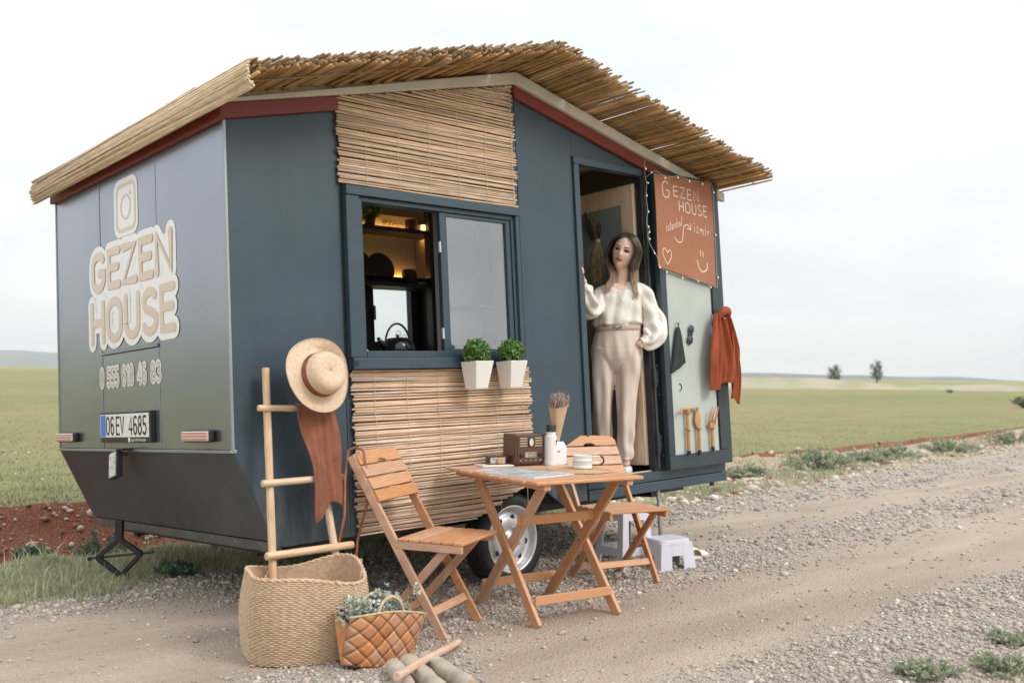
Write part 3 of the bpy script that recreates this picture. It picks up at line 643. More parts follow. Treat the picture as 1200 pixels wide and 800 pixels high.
# kitchen window
wf = MB()
wf.lim(.655, .738, -.040, -.002, .885, 1.735).lim(1.872, 1.902, -.040, -.002, .885, 1.735).lim(.655, 1.902, -.046, -.002, 1.738, 1.787)
win = wf.build('window', bluef, car, bevel=.003)
for x0_, x1_ in ((.6385, .70), (1.875, 1.9415)): MB().lim(x0_, x1_, .004, .03, .831, 1.799).build('window_packer', mat('dark_seam', (.02,.028,.035), .6), win)
MB().lim(.655, 1.902, -.062, -.002, .823, .882).build('window_sill', bluef, win, bevel=.004)
MB().lim(.739, .765, -.022, .05, .885, 1.735).lim(.766, 1.846, -.022, .05, 1.712, 1.735).lim(.766, 1.846, -.024, .05, .885, .920).lim(1.848, 1.871, -.022, .05, .885, 1.735).build('inner_frame', bluef, win, bevel=.002)
sash = MB().lim(1.300, 1.350, -.012, .020, .922, 1.710).lim(1.351, 1.812, -.010, .018, 1.690, 1.710).lim(1.351, 1.812, -.010, .018, .922, .934).lim(1.813, 1.846, -.012, .020, .922, 1.710).build('sash', bluef, win, bevel=.002)
def glass_mat(name, tint, refl, rough=.02, base=.28):
    m = bpy.data.materials.new(name); m.use_nodes = True; nt = m.node_tree; nt.nodes.clear(); n = nt.nodes.new; L = nt.links.new
    g = n('ShaderNodeBsdfGlossy'); g.inputs['Roughness'].default_value = rough; g.inputs[0].default_value = (*refl, 1)
    t = n('ShaderNodeBsdfTransparent'); t.inputs[0].default_value = (*tint, 1); a = n('ShaderNodeLayerWeight'); a.inputs[0].default_value = .5; pw = n('ShaderNodeMath'); pw.operation = 'POWER'; pw.inputs[1].default_value = 3; L(a.outputs['Facing'], pw.inputs[0])
    mr = n('ShaderNodeMapRange'); mr.inputs[3].default_value = base; mr.inputs[4].default_value = .95; L(pw.outputs[0], mr.inputs[0])
    x = n('ShaderNodeMixShader'); L(mr.outputs[0], x.inputs[0]); L(t.outputs[0], x.inputs[1]); L(g.outputs[0], x.inputs[2]); o = n('ShaderNodeOutputMaterial'); L(x.outputs[0], o.inputs[0]); return m
glass = glass_mat('window_glass', (.82,.86,.88), (.85,.85,.85), base=.24); glass2 = glass_mat('clear_glass', (.95,.97,.97), (.25,.25,.25), base=.04)
MB().lim(1.350, 1.813, .002, .007, .934, 1.690).build('pane', glass, sash)
for z in (1.48, .99): MB().lim(1.290, 1.300, -.016, -.002, z, z+.06).build('latch', mat('latch_grey', (.55,.57,.58), .4), sash)
MB().lim(.660, .682, -.064, -.060, .836, .868).build('end_cap', black, win)
# rear-side (far) window of the kitchen
bw = MB(); bw.lim(2.33, 2.43, 2.235, 2.268, 1.05, 1.66).lim(2.43, 2.81, 2.235, 2.268, 1.60, 1.66).lim(2.43, 2.81, 2.235, 2.268, 1.05, 1.15).lim(2.81, 2.89, 2.235, 2.268, 1.05, 1.66)
bwo = bw.build('far_window', black, car, bevel=.003)
MB().lim(2.43, 2.81, 2.28, 2.285, 1.15, 1.60).build('pane', glass2, bwo)
MB().tube([(2.40, 2.23, 1.44), (2.405, 2.19, 1.43), (2.405, 2.19, 1.32)], .010, 8).build('handle', MATS['galvanised'], bwo)
# inside: walls, shelves, counter, cupboard
warmw = mat('inner_wall', (.42,.36,.27), .7, var=.06, vscale=3)
MB().lim(.25, 2.32, 2.255, 2.268, .08, 2.02).lim(.05, .249, 2.255, 2.268, .47, 2.02).lim(2.90, 3.9, 2.255, 2.268, .08, 2.0).lim(2.33, 2.89, 2.255, 2.268, 1.665, 2.2).lim(2.33, 2.89, 2.255, 2.268, .08, 1.045).build('inner_wall', warmw, car)
MB().lim(1.95, 2.32, 2.255, 2.266, 2.02, 2.28).lim(2.90, 3.1, 2.255, 2.266, 2.0, 2.15).build('inner_wall', warmw, car)
MB().lim(.03, .05, .04, 2.25, .47, 2.02).build('inner_wall', warmw, car)
shelfm = mat('black_shelf', (.016,.014,.013), .45)
MB().lim(1.7, 2.96, 2.02, 2.25, 2.018, 2.052).build('shelf', shelfm, car)
MB().lim(1.7, 3.04, 2.02, 2.25, 1.575, 1.605).lim(1.9, 3.1, 2.1, 2.25, 1.66, 1.665).build('shelf', shelfm, car)
MB().lim(2.846, 2.926, 2.0, 2.07, .08, 2.26).build('post', shelfm, car)
MB().lim(2.90, 2.99, 1.96, 2.25, .94, 1.60).build('post', shelfm, car)
MB().lim(2.93, 3.05, 2.10, 2.14, .9, 1.56).build('cupboard_side', inner, car)
led = mat('warm_led', (1,.6,.2), .5, emit=(1.0,.50,.13), estr=38)
MB().lim(1.9, 2.84, 2.235, 2.25, 2.056, 2.064).build('led_strip', led, car); MB().lim(1.9, 2.84, 2.235, 2.25, 1.668, 1.676).build('led_strip', led, car)
MB().lim(2.94, 3.10, 2.235, 2.25, 2.056, 2.062).build('led_strip', led, car)
MB().lim(.72, 2.28, .07, .60, .885, .915).build('counter', shelfm, car)
MB().lim(.72, 2.28, 1.75, 2.25, .93, .96).build('counter', shelfm, car)
MB().lim(1.60, 1.93, .38, .42, .92, 2.2).build('cupboard', mat('cupboard_white', (.66,.63,.60), .5), car)
MB().lim(1.93, 2.03, .36, .42, .92, 2.2).build('curtain_strip', mat('blue_grey_cloth', (.17,.22,.30), .8), car)
MB().lim(2.03, 2.36, .40, .42, .92, 2.2).build('cupboard', mat('cupboard_grey', (.45,.44,.43), .5), car)
MB().lim(1.68, 2.4, .30, .375, .915, .985).build('tray', mat('rose_wood_tray', (.50,.27,.20), .5, var=.2, vscale=9, stretch=(1,6,6)), car, bevel=.004)
MB().lim(1.66, 2.4, .33, .379, 1.22, 1.235).build('cupboard_rail', inner, car)
# doorway
MB().lim(2.440, 2.488, -.018, .045, .10, 2.140).lim(2.440, 3.128, -.018, .045, 2.142, 2.190).build('door_frame', bluef, car, bevel=.003)
MB().lim(3.130, 3.215, -.006, .05, .10, 2.19).build('door_post', black, car, bevel=.003)
MB().lim(3.150, 3.166, -.018, -.006, .12, 2.15).build('door_seal', mat('seal_grey', (.05,.06,.065), .5), car)
for z in (.29, .74, 1.75):
    h = MB(); h.tube([(3.152, -.024, z-.07), (3.152, -.024, z+.07)], .011, 10).lim(3.155, 3.19, -.022, -.014, z-.05, z+.05)
    ho = h.build('hinge', mat('hinge_metal', (.06,.075,.08), .4, metal=.5), car)
sc_ = MB()
for z in (.20, .28, .33, .72, .82, 1.10, .62, 1.3): sc_.lathe([(.006,0),(.005,.003)], 8, (3.19+R_.uniform(-.012,.012), -.019, z), Matrix.Rotation(PI/2, 3, 'X'))
sc_.build('screws', MATS['galvanised'], car)
MB().lim(2.49, 3.13, .03, .045, .07, .105).build('threshold', inner, car)
# inner door leaf of pale wood with a grey-green board
idr = MB().lim(3.105, 3.140, .055, .165, .14, 2.10).lim(3.105, 3.140, .165, 1.20, 1.965, 2.10).lim(3.105, 3.140, .165, 1.20, .14, .24).lim(3.105, 3.140, 1.2, 1.29, .14, 2.10).build('inner_door', inner, car, bevel=.003)
MB().lim(3.112, 3.133, .165, 1.20, .24, 1.965).build('door_board', greyg, idr)
MB().lim(3.09, 3.14, .05, 1.6, 2.105, 2.24).build('lintel', shelfm, car)
# open door leaf
lf = MB().lim(3.205, 3.272, -.075, -.032, .200, 2.10).lim(3.205, 3.948, -.075, -.032, .100, .198).lim(3.815, 3.948, -.075, -.032, .200, 2.10).lim(3.205, 3.948, -.075, -.032, 2.102, 2.18)
leaf = lf.build('door_leaf', mat('door_frame_paint', (.030,.045,.056), .4, var=.06), car, bevel=.003)
MB().lim(3.272, 3.815, -.064, -.040, .198, 2.102).build('door_panel', leafp, leaf)
MB().lim(3.803, 3.816, -.068, -.060, .2, 2.1).build('door_seal', black, leaf)
# rear fittings
refl_m = mat('reflector_lens', (.74,.58,.54), .25, coat=.6)
for y0, y1 in ((.160, .462), (1.962, 2.258)):
    m = MB().lim(-.034, -.004, y0, y1, .492, .552).build('tail_lamp', black, car, bevel=.012, seg=3)
    MB().lim(-.044, -.033, y0+.012, y1-.006, .498, .546).build('lens', refl_m, m, bevel=.006, seg=3)
    s = MB()
    for z in (.507, .522, .537): s.lim(-.0455, -.043, y0+.02, y1-.02, z-.0028, z+.0028)
    s.build('lens_rib', mat('red_lens', (.5,.16,.13), .3), m)
np_ = MB().lim(-.030, -.003, .850, 1.548, .490, .662).build('plate_holder', black, car, bevel=.004)
MB().lim(-.034, -.029, .868, 1.535, .520, .650).build('number_plate', whitem, np_, bevel=.002)
MB().lim(-.0352, -.0339, 1.455, 1.525, .524, .646).build('country_band', mat('plate_blue', (.05,.20,.62), .4), np_)
PR = lambda y0: (lambda x, y, h: (-h, y0-x, y))
blk = mat('black_print', (.012,.012,.014), .5)
for s_, x_, w_ in (('06', 0, .112), ('EV', .142, .112), ('4685', .318, .236)): t = MB(); lettering(t, s_, x_, .537, .095, PR(1.446), .013, z0=.0342, width=w_); t.build('plate_lettering', blk, np_)
t = MB(); lettering(t, 'gezenhouse', 0, .500, .018, PR(1.10), .0035, z0=.0304, width=.19); t.lim(-.0315, -.030, 1.118, 1.145, .494, .518); t.build('holder_lettering', whitem, np_)
wl = MB().box((-.075, 1.21, .372), (.035, .105, .15), Matrix.Rotation(-.22, 3, 'X') @ Matrix.Rotation(.12, 3, 'Y')).build('work_light', black, car, bevel=.004)
MB().box((-.094, 1.213, .372), (.006, .09, .132), Matrix.Rotation(-.22, 3, 'X') @ Matrix.Rotation(.12, 3, 'Y')).build('lens', mat('lamp_lens', (.55,.56,.55), .35, var=.4, vscale=60), wl)
MB().lim(-.07, -.012, 1.13, 1.22, .446, .460).tube([(-.05, 1.13, .43), (-.05, 1.25, .43)], .012, 8).build('bracket', black, wl)
# printed lettering on the rear sheets (separate white and beige films)
film = MB()
def word(txt, x, y, h, wd, grow, z0, width, mb): (fat_strokes(mb, txt, x, y, h, PR(1.79), wd+grow, width, z0, gap=.15) if grow else lettering(mb, txt, x, y, h, PR(1.79), wd, z0=z0, width=width, gap=.15))
word('GEZEN', .095, 1.392, .195, .052, .068, .0032, 1.10, film); word('HOUSE', .07, 1.085, .215, .052, .068, .0045, 1.14, film)
film.lim(-.0029, -.0024, .60, 1.66, 1.22, 1.585).lim(-.0030, -.0025, .70, 1.52, 1.085, 1.25)
film.build('lettering_border', whitem, car)
film = MB(); word('GEZEN', .095, 1.392, .195, .050, 0, .0062, 1.10, film); word('HOUSE', .07, 1.085, .215, .050, 0, .0062, 1.14, film); film.build('lettering', beigep, car)
gp = mat('grey_print', (.45,.42,.38), .3, coat=.5)
for s_, x_, w_ in (('0', 0, .050), ('555', .105, .165), ('618', .325, .150), ('46', .535, .110), ('83', .715, .115)):
    f1 = MB(); f2 = MB(); fat_strokes(f1, s_, x_, .815, .100, PR(1.600), .033, w_, .0032, gap=.18); lettering(f2, s_, x_, .815, .100, PR(1.600), .0075, z0=.0056, width=w_, gap=.18)
    f1.build('lettering_border', whitem, car); f2.build('lettering', gp, car)
def rrect(cy, cz, hy, hz, r, n=6):
    pts = []
    for sx, sz, a0 in ((1,1,0),(-1,1,90),(-1,-1,180),(1,-1,270)):
        for i in range(n+1): a = math.radians(a0+90*i/n); pts.append((cy+sx*(hy-r)+r*math.cos(a), cz+sz*(hz-r)+r*math.sin(a)))
    return pts
pic = [(a, b) for a, b in rrect(1.18, 1.815, .165, .165, .07)]
MB().prism(pic, lambda a, b: (-.0024, a, b), lambda a, b: (-.0030, a, b)).build('camera_emblem', whitem, car)
e = MB(); pp = rrect(1.18, 1.815, .128, .128, .05); ribbon(e, pp+[pp[0]], .022, .0036, lambda x, y, h: (-h, x, y)); ribbon(e, arc(1.18, 1.815, .066, .066, 0, 360, 28), .013, .0038, lambda x, y, h: (-h, x, y)); ribbon(e, arc(1.115, 1.885, .006, .006, 0, 360, 8), .011, .0039, lambda x, y, h: (-h, x, y))
e.build('emblem_ring', beigep, car)
# ================================================================ FURNITURE
def W(x, y, z, rz=0): return Matrix.Translation((x, y, z)) @ Matrix.Rotation(rz, 4, 'Z')
def g0(x, y): return gh(x, y)
# ---- folding table
tb = empty('folding_table', 'folding slatted wooden table set with radio, mugs and magazine', 'table', W(1.508, -.547, 0, math.radians(-8.9)))
L_, Wd, H_ = .706, .862, .732
for k in range(9):
    v0 = -Wd/2+Wd*k/9+.004; v1 = v0+Wd/9-.008
    MB().lim(-L_/2-.038+ (.012 if k in (0, 8) else 0), L_/2-.038-(.012 if k in (0, 8) else 0), v0, v1, H_-.018, H_).build('slat', woodx, tb, bevel=.005)
for u in (-.30, .225): MB().lim(u-.02, u+.02, -Wd/2+.02, Wd/2-.02, H_-.046, H_-.0185).build('crossbar', woody, tb, bevel=.003)
def leg(a, b, parent, wd=.045, th=.022, up=(1,0,0), m=wood, name='leg'): return MB().bar(a, b, wd if up != (1,0,0) else th, th if up != (1,0,0) else wd, up=(0,0,1), mi=0).build(name, m, parent, bevel=.003)
def bar_obj(name, a, b, w_, h_, parent, m=wood, up=(0,0,1), bevel=.003):
    a = Vector(a); b = Vector(b); d = b-a; L = d.length; dn = d.normalized(); x = dn.cross(Vector(up)).normalized(); u = x.cross(dn)
    o = MB().box((0,0,0), (w_, L, h_)).build(name, m, parent, bevel=bevel); o.matrix_local = Matrix.Translation((a+b)/2) @ Matrix((x, dn, u)).transposed().to_4x4(); return o
fa, fb = .245, .2875
for s in (-1, 1):
    o = s*fa
    bar_obj('leg', (o+s*.012, fb*.98, H_-.045), (o+s*.012, -fb, .0), .022, .056, tb, woody)
    bar_obj('leg', (o-s*.012, -fb*.98, H_-.045), (o-s*.012, fb, .0), .022, .056, tb, woody)
    MB().tube([(o-.03, 0, H_/2-.02), (o+.03, 0, H_/2-.02)], .006, 8).build('bolt', MATS['galvanised'], tb)
bar_obj('stretcher', (-fa, -fb+.045, .12), (fa, -fb+.045, .12), .018, .045, tb, woodx)
bar_obj('stretcher', (-fa, fb-.045, .12), (fa, fb-.045, .12), .018, .045, tb, woodx)
bar_obj('stretcher', (-fa-.02, -.115, .50), (fa+.02, -.115, .50), .018, .048, tb, woodx)
# ---- folding chairs (chair axes: +x forward, +y to its left)
def make_chair(mtx, label):
    c = empty('folding_chair', label, 'chair', mtx, 'folding wooden chairs at the table')
    w1, F0, T, H, w2, hs, S, B, R, S2, ws = .400, .150, .369, .852, .350, .458, .158, .228, .11, .234, .40
    for s in (-1, 1):
        bar_obj('long_leg', (F0, s*w1/2, 0), (-T, s*w1/2, H-.02), .020, .042, c, wood)
        bar_obj('short_leg', (S, s*w2/2, hs-.02), (-B, s*w2/2, 0), .020, .040, c, wood)
        MB().tube([(-.035, s*(w2/2-.02), .235), (-.035, s*(w1/2+.012), .235)], .005, 8).build('bolt', MATS['galvanised'], c)
        MB().lim(-R, S2, s*ws/2-.011, s*ws/2+.011, hs-.052, hs-.016).build('seat_rail', woodx, c, bevel=.003)
    for k in range(6):
        x0 = -R+.012+(S2+R)*k/6; x1 = x0+(S2+R)/6-.007
        MB().lim(x0, x1, -ws/2-.012, ws/2+.012, hs-.0155, hs).build('seat_slat', woody, c, bevel=.004)
    d = Vector((-T-F0, 0, H-.02)).normalized(); nrm = Vector((d.z, 0, -d.x))
    base = Vector((F0, 0, 0)); LL = math.hypot(T+F0, H-.02)
    hs_ = (.068, .066, .066, .066); s0 = LL-.265
    for k in range(4):
        h = .060; a0 = s0+k*.067; wtop = w1/2+.008 - (0 if k < 3 else .0)
        poly = [(-wtop, a0), (wtop, a0), (wtop, a0+h), (-wtop, a0+h)] if k < 3 else [(-wtop, a0)]+([(-.045+.0, a0)]+[(.045*math.cos(PI-q*PI/8), a0+.018*math.sin(q*PI/8)) for q in range(1, 8)]+[(.045, a0)])+[(wtop, a0), (wtop, a0+h-.020), (wtop-.018, a0+h), (wtop-.06, a0+h+.010), (0, a0+h+.014), (-wtop+.06, a0+h+.010), (-wtop+.018, a0+h), (-wtop, a0+h-.020)]
        f = lambda off: (lambda y, t: tuple(base+d*t+nrm*off+Vector((0, y, 0))))
        MB().prism(poly, f(.022), f(.036)).build('back_slat', woody, c, bevel=.003)
    t = .14; p = base+d*t
    bar_obj('stretcher', (p.x, -w1/2+.01, p.z), (p.x, w1/2-.01, p.z), .016, .040, c, woody, up=tuple(d))
    q = Vector((-B, 0, 0))+(Vector((S+B, 0, hs)).normalized())*.09
    bar_obj('stretcher', (q.x, -w2/2+.01, q.z), (q.x, w2/2-.01, q.z), .016, .036, c, woody)
    return c
c1 = make_chair(W(.832, -.451, 0, math.radians(-64.9)), 'folding wooden chair with a brown strap over its back')
c2 = make_chair(W(2.344, -.32, 0, math.radians(-104.4)), 'folding wooden chair behind the table, in front of the doorway')
# ---- ladder, hat, brown shawl
lad = empty('ladder', 'pale wooden decorative ladder leaning on the caravan wall', 'ladder', W(.27, -.24, 0))
def rel(p, o=(.27, -.24, 0)): return tuple(Vector(p)-Vector(o))
def round_bar(name, a, b, r, parent, m):
    a = Vector(a); b = Vector(b); L = (b-a).length
    mb = MB(); n = 9; mb.tube([(0, 0, L*(i/n-.5)) for i in range(n+1)], [r*(1+.03*math.sin(i*2.1)) for i in range(n+1)], 14)
    o = mb.build(name, m, parent, smooth=False, bevel=.003); autosmooth(o, 50)
    o.matrix_local = Matrix.Translation((a+b)/2) @ (b-a).to_track_quat('Z', 'Y').to_matrix().to_4x4(); return o
round_bar('rail', rel((.078, -.245, 0)), rel((.120, -.022, 1.255)), .0185, lad, pale)
round_bar('rail', rel((.47, -.245, 0)), rel((.335, -.022, 1.25)), .0185, lad, pale)
round_bar('rung', rel((.055, -.078, 1.068)), rel((.42, -.078, 1.060)), .0155, lad, pale)
round_bar('rung', rel((.050, -.140, .722)), rel((.490, -.140, .728)), .0165, lad, pale)
round_bar('rung', rel((.045, -.200, .398)), rel((.515, -.200, .402)), .0185, lad, pale)
straw = mat('straw_hat', (.72,.55,.40), .8, col2=(.60,.44,.31), vscale=60, bump=.0015, bscale=110)
brown = mat('brown_cloth', (.235,.078,.038), .85, var=.22, vscale=14, bump=.001, bscale=90, sheen=.2)
hatM = Matrix.Translation((.315, -.175, 1.222)) @ (Vector((.06, -.97, .24)).normalized().to_track_quat('Z', 'Y').to_matrix().to_4x4()) @ Matrix.Rotation(.5, 4, 'Z')
hat = empty('straw_hat', 'wide straw sun hat with brown band, hung on the ladder', 'hat', hatM)
def hat_ring(r, z, wav=0, sx=1.0, n=64): return [Vector((r*math.cos(2*PI*k/n)*sx, r*math.sin(2*PI*k/n), z+wav*math.sin(2*2*PI*k/n+.6)+wav*.5*math.sin(3*2*PI*k/n))) for k in range(n)]
prof = [(.180,.012,.016),(.183,.008,.016),(.180,.004,.016),(.160,.004,.012),(.140,.003,.007),(.116,.006,.002),(.106,.012,0),(.102,.030,0),(.100,.055,0),(.096,.080,0),(.088,.100,0),(.070,.110,0),(.046,.108,0),(.020,.100,0),(.001,.098,0)]
MB().rings([hat_ring(r, z, w_) for r, z, w_ in prof], cap=False).build('brim_and_crown', straw, hat, smooth=True).modifiers.new('s', 'SOLIDIFY').thickness = .004
mb = MB(); mb.rings([hat_ring(r, z) for r, z in ((.1085,.010),(.1085,.016),(.1065,.052),(.104,.053))], cap=False); mb.build('hat_band', mat('hat_band', (.20,.065,.035), .6, var=.2, vscale=30), hat, smooth=True)
mb = MB()
for k in range(17):
    r = .112+.0042*k; mb.rings([hat_ring(r+d_, (.0062+z_) + (.002 if k < 3 else 0)*0, .016*min(1, max(0, (r-.10)/.07))) for d_, z_ in ((-.002,0),(0,.0022),(.002,0))], cap=False)
mb.build('braid_rows', straw, hat, smooth=True)
def cloth(name, label, cat, rows, m, parent=None, thick=.004, mtx=None, sub=1, group=None):
    """rows: list of rows of points, top to bottom."""
    mb = MB(); n = len(rows[0]); vs = [p for r in rows for p in r]
    mb.add(vs, [(i*n+k, i*n+k+1, (i+1)*n+k+1, (i+1)*n+k) for i in range(len(rows)-1) for k in range(n-1)])
    o = mb.build(name, m, parent, smooth=True); s = o.modifiers.new('t', 'SOLIDIFY'); s.thickness = thick; s.offset = 0
    if sub: u = o.modifiers.new('u', 'SUBSURF'); u.levels = sub; u.render_levels = sub
    if mtx is not None: o.matrix_world = mtx
    if parent is None: tag(o, label, cat, group)
    return o
rows = []
for i in range(22):
    t = i/21; row = []
    z = 1.085-.50*t; cx = .340+.060*t+.01*math.sin(t*4); wd = .100*(1-.20*t)+.012*math.sin(t*7); y = -.100-.088*t
    for k in range(33):
        s = k/32*2-1; f = .008*math.sin(s*5.0+1.2+t*1.0)*(.5+.5*t)+.003*math.sin(s*15+t*3)
        row.append((cx+s*wd+.006*math.sin(t*9+s*3), y+f-.012, z+.035*s*t+.03*t*math.cos(s*3)*(1 if i > 18 else 0)))
    rows.append(row)
over = [[(p[0]*.75+.084, -.078-.026*math.cos(a), 1.066+.024*math.sin(a)) for p in rows[0]] for a in (-1.2, -.5, .2, .9, 1.5, 2.2, 2.8)][::-1]
top = [[(p[0], -.078+.02*math.cos(q)-.002, 1.068+.020*math.sin(q)) for p in rows[0]] for q in (-.4, .2, .8, 1.4, 2.0, 2.6)]
cloth('shawl', 'brown suede shawl hanging from the top rung below the hat', 'shawl', top+rows, brown)
# ---- big woven basket
bask_m = mat('seagrass', (.66,.49,.34), .85, col2=(.50,.35,.22), vscale=45, bump=.001, bscale=140)
def rope_rings(mb, path, r, tw=26, closed=False, n=6):
    """Two-strand twisted rope along a path."""
    P_ = [Vector(p) for p in path]; Ls = [0]
    for a_, b_ in zip(P_, P_[1:]): Ls.append(Ls[-1]+(b_-a_).length)
    T = Ls[-1]; m_ = max(8, int(T/(r*1.1)))
    def at(s):
        s = min(max(s, 0), T-1e-6); i = max(j for j in range(len(Ls)) if Ls[j] <= s); i = min(i, len(P_)-2); f_ = (s-Ls[i])/(Ls[i+1]-Ls[i]); return P_[i].lerp(P_[i+1], f_), (P_[i+1]-P_[i]).normalized()
    for ph in (0, PI):
        pts = []
        for j in range(m_+1):
            p, d = at(T*j/m_); u = d.cross(Vector((0,0,1))); u = u.normalized() if u.length > .1 else d.orthogonal().normalized(); v = d.cross(u); a = ph+T*j/m_*PI*2/(r*7)
            pts.append(p+(u*math.cos(a)+v*math.sin(a))*r*.5)
        mb.tube(pts, r*.62, n)
def sq_ring(hx, hy, z, n=96, pw=3.2, dx=0, dy=0, f=None):
    out_ = []
    for k in range(n):
        a = 2*PI*k/n; c_, s_ = math.cos(a), math.sin(a); q = (abs(c_)**pw+abs(s_)**pw)**(-1/pw); rr = 1 if f is None else f(a)
        out_.append(Vector((c_*q*hx*rr+dx, s_*q*hy*rr+dy, z)))
    return out_
bk = empty('woven_basket', 'large open seagrass basket with rope rim, at the ladder foot', 'basket', W(.125, -.40, 0, math.radians(-22)))
wall = MB(); NR_ = 44; n = 150
def bwall(t, inner=0):
    hx = .250+.022*math.sin(t*PI*.9)-.004*t; hy = .228+.022*math.sin(t*PI*.9)-.002*t; z = .004+.350*t
    def f(a): return 1-.05*t*math.exp(-((a-3.4)**2)/.5)*1.0+.012*math.sin(a*3+t*2)
    r = sq_ring(hx-inner, hy-inner, z, n, 3.4, f=f)
    return [v+Vector((0, 0, t*t*(.02*math.sin(2*math.atan2(v.y, v.x)+.5)+.012*math.sin(3*math.atan2(v.y, v.x))))) for v in r]
rings = []
for i in range(NR_*3+1):
    t = i/(NR_*3); r = bwall(t); row = i//3
    bul = .0045 if i % 3 else -.0025
    rings.append([v+Vector((v.x, v.y, 0)).normalized()*(bul+.0042*math.sin(k*PI/1.5+row*PI)) for k, v in enumerate(r)])
wall.rings(rings, cap=False)
wall.rings([bwall(i/12, .008) for i in range(13)], cap=False); wall.rings([bwall(1, .008), bwall(1, -.002)], cap=False); wall.lim(-.19, .19, -.19, .19, .004, .012)
wall.build('basket_wall', bask_m, bk, smooth=True)
rim = MB(); r = bwall(1); rope_rings(rim, r+[r[0]], .009); rim.build('rope_rim', bask_m, bk, smooth=True)
for sgn in (0, 1):
    h = MB(); a_ = 2.5 if sgn else 5.6; pts = []
    for i in range(13):
        q = i/12; a2 = a_+(q-.5)*1.0; R0 = .225+.02*math.sin(q*PI)*(-1 if sgn else .2); pts.append((R0*math.cos(a2)*1.12, R0*math.sin(a2)*1.12, .350-.085*math.sin(q*PI)*(1 if sgn else .9)+ .0))
    rope_rings(h, pts, .008); h.build('rope_handle', bask_m, bk, smooth=True)
# ---- shoulder bag hung on the near chair
strapm = mat('tan_leather', (.30,.11,.055), .55, var=.2, vscale=20)
bg_ = empty('shoulder_bag', 'small woven bag hung by long leather straps from the near chair', 'bag', W(.497, -.130, .05, math.radians(20)))
bw_ = MB(); rings = []
for i in range(61):
    t = i/60; rings.append([v+Vector((v.x, v.y, 0)).normalized()*(.002 if i % 3 else -.001) for v in sq_ring(.115, .040, .23*t, 60, 4)])
bw_.rings(rings, cap=True); bw_.build('bag_body', bask_m, bg_, smooth=True)
for k in range(5): MB().lim(-.12+.048*k, -.075+.048*k, -.046, .046, .225, .262).build('bag_top_slat', pale, bg_, bevel=.004)
def world_to(o, p): return tuple(o.matrix_world.inverted() @ Vector(p))
bpy.context.view_layer.update()
for q, (x_off, yb) in enumerate(((.055, -.04), (-.06, .04))):
    top_ = Vector((.56+.0*q, -.175, .852)) if q == 0 else Vector((.545, -.135, .85))
    tl_ = Vector(world_to(bg_, (.575, -.205, .835))); 
    if q == 0: pts = [(x_off, yb-.006, .20), (x_off, yb-.010, .27), (x_off+.004, yb-.012, .36), Vector(world_to(bg_, (.552, -.262, .60))), Vector(world_to(bg_, (.545, -.262, .76))), Vector(world_to(bg_, (.532, -.250, .862))), Vector(world_to(bg_, (.520, -.205, .875)))]
    else: pts = [(x_off, yb-.05, .20), (x_off, yb-.05, .28), Vector(world_to(bg_, (.455, -.215, .55))), Vector(world_to(bg_, (.470, -.19, .72))), Vector(world_to(bg_, (.495, -.178, .86))), Vector(world_to(bg_, (.520, -.205, .875)))]
    sm_ = []
    pts = [Vector(p) for p in pts]
    for i in range(len(pts)-1):
        for j in range(5): sm_.append(pts[i].lerp(pts[i+1], j/5))
    sm_.append(pts[-1]); MB().tube(sm_, .0065, 8, flat=.45).build('strap', strapm, bg_, smooth=True)
# ---- plaited leather tote with flowers
leath = mat('plaited_leather', (.54,.28,.145), .42, col2=(.42,.19,.09), vscale=9, bump=.0008, bscale=70, rand=.22)
tote = empty('plaited_tote', 'plaited tan leather tote full of small white flowers', 'bag', W(.275, -.745, -.004, math.radians(2)) @ Matrix.Rotation(math.radians(7), 4, 'Y'))
TL, TW, TH = .205, .095, .225
def tote_pt(side, s, t):         # s -1..1 along the bag, t 0..1 up
    top_w = TL*(1.0+.02*t); bulge = TW*(.80+.35*math.sin(min(t, 1)*PI*.55))-.02*t
    x = s*top_w*(1-.10*(1-t)**2); y = side*(bulge*(1-abs(s)**4*(.98-.55*t)))
    z = .006+TH*(t**1.0)*(1-.26*(1-abs(s)**1.6)*0)+.0
    z *= (1-.30*t*abs(s)**2*.35)
    return Vector((x, y+0, z))
tote_in = MB()
for side in (-1, 1):
    rows = [[tote_pt(side, -1+2*k/20, i/8)*1.0 for k in range(21)] for i in range(9)]
    rows = [[Vector((p.x*.965, p.y*.93, p.z+.004)) for p in r] for r in rows]
    tote_in.rings(rows, cap=False, closed=False)
tote_in.lim(-.165, .165, -.062, .062, .004, .012)
tote_in.build('lining', mat('tote_lining', (.10,.03,.022), .8, var=.3), tote, smooth=True)
for s in (-1, 1):
    rg = []
    for i in range(9):
        t = i/8; A_ = tote_pt(-1, s, t); B_ = tote_pt(1, s, t); rg.append([A_.lerp(B_, k/6)+Vector((-s*.035*t*math.sin(k/6*PI), 0, -.03*t*math.sin(k/6*PI))) for k in range(7)])
    MB().rings(rg, cap=False, closed=False).build('gusset', leath, tote, smooth=True)
nU, nV = 10, 6
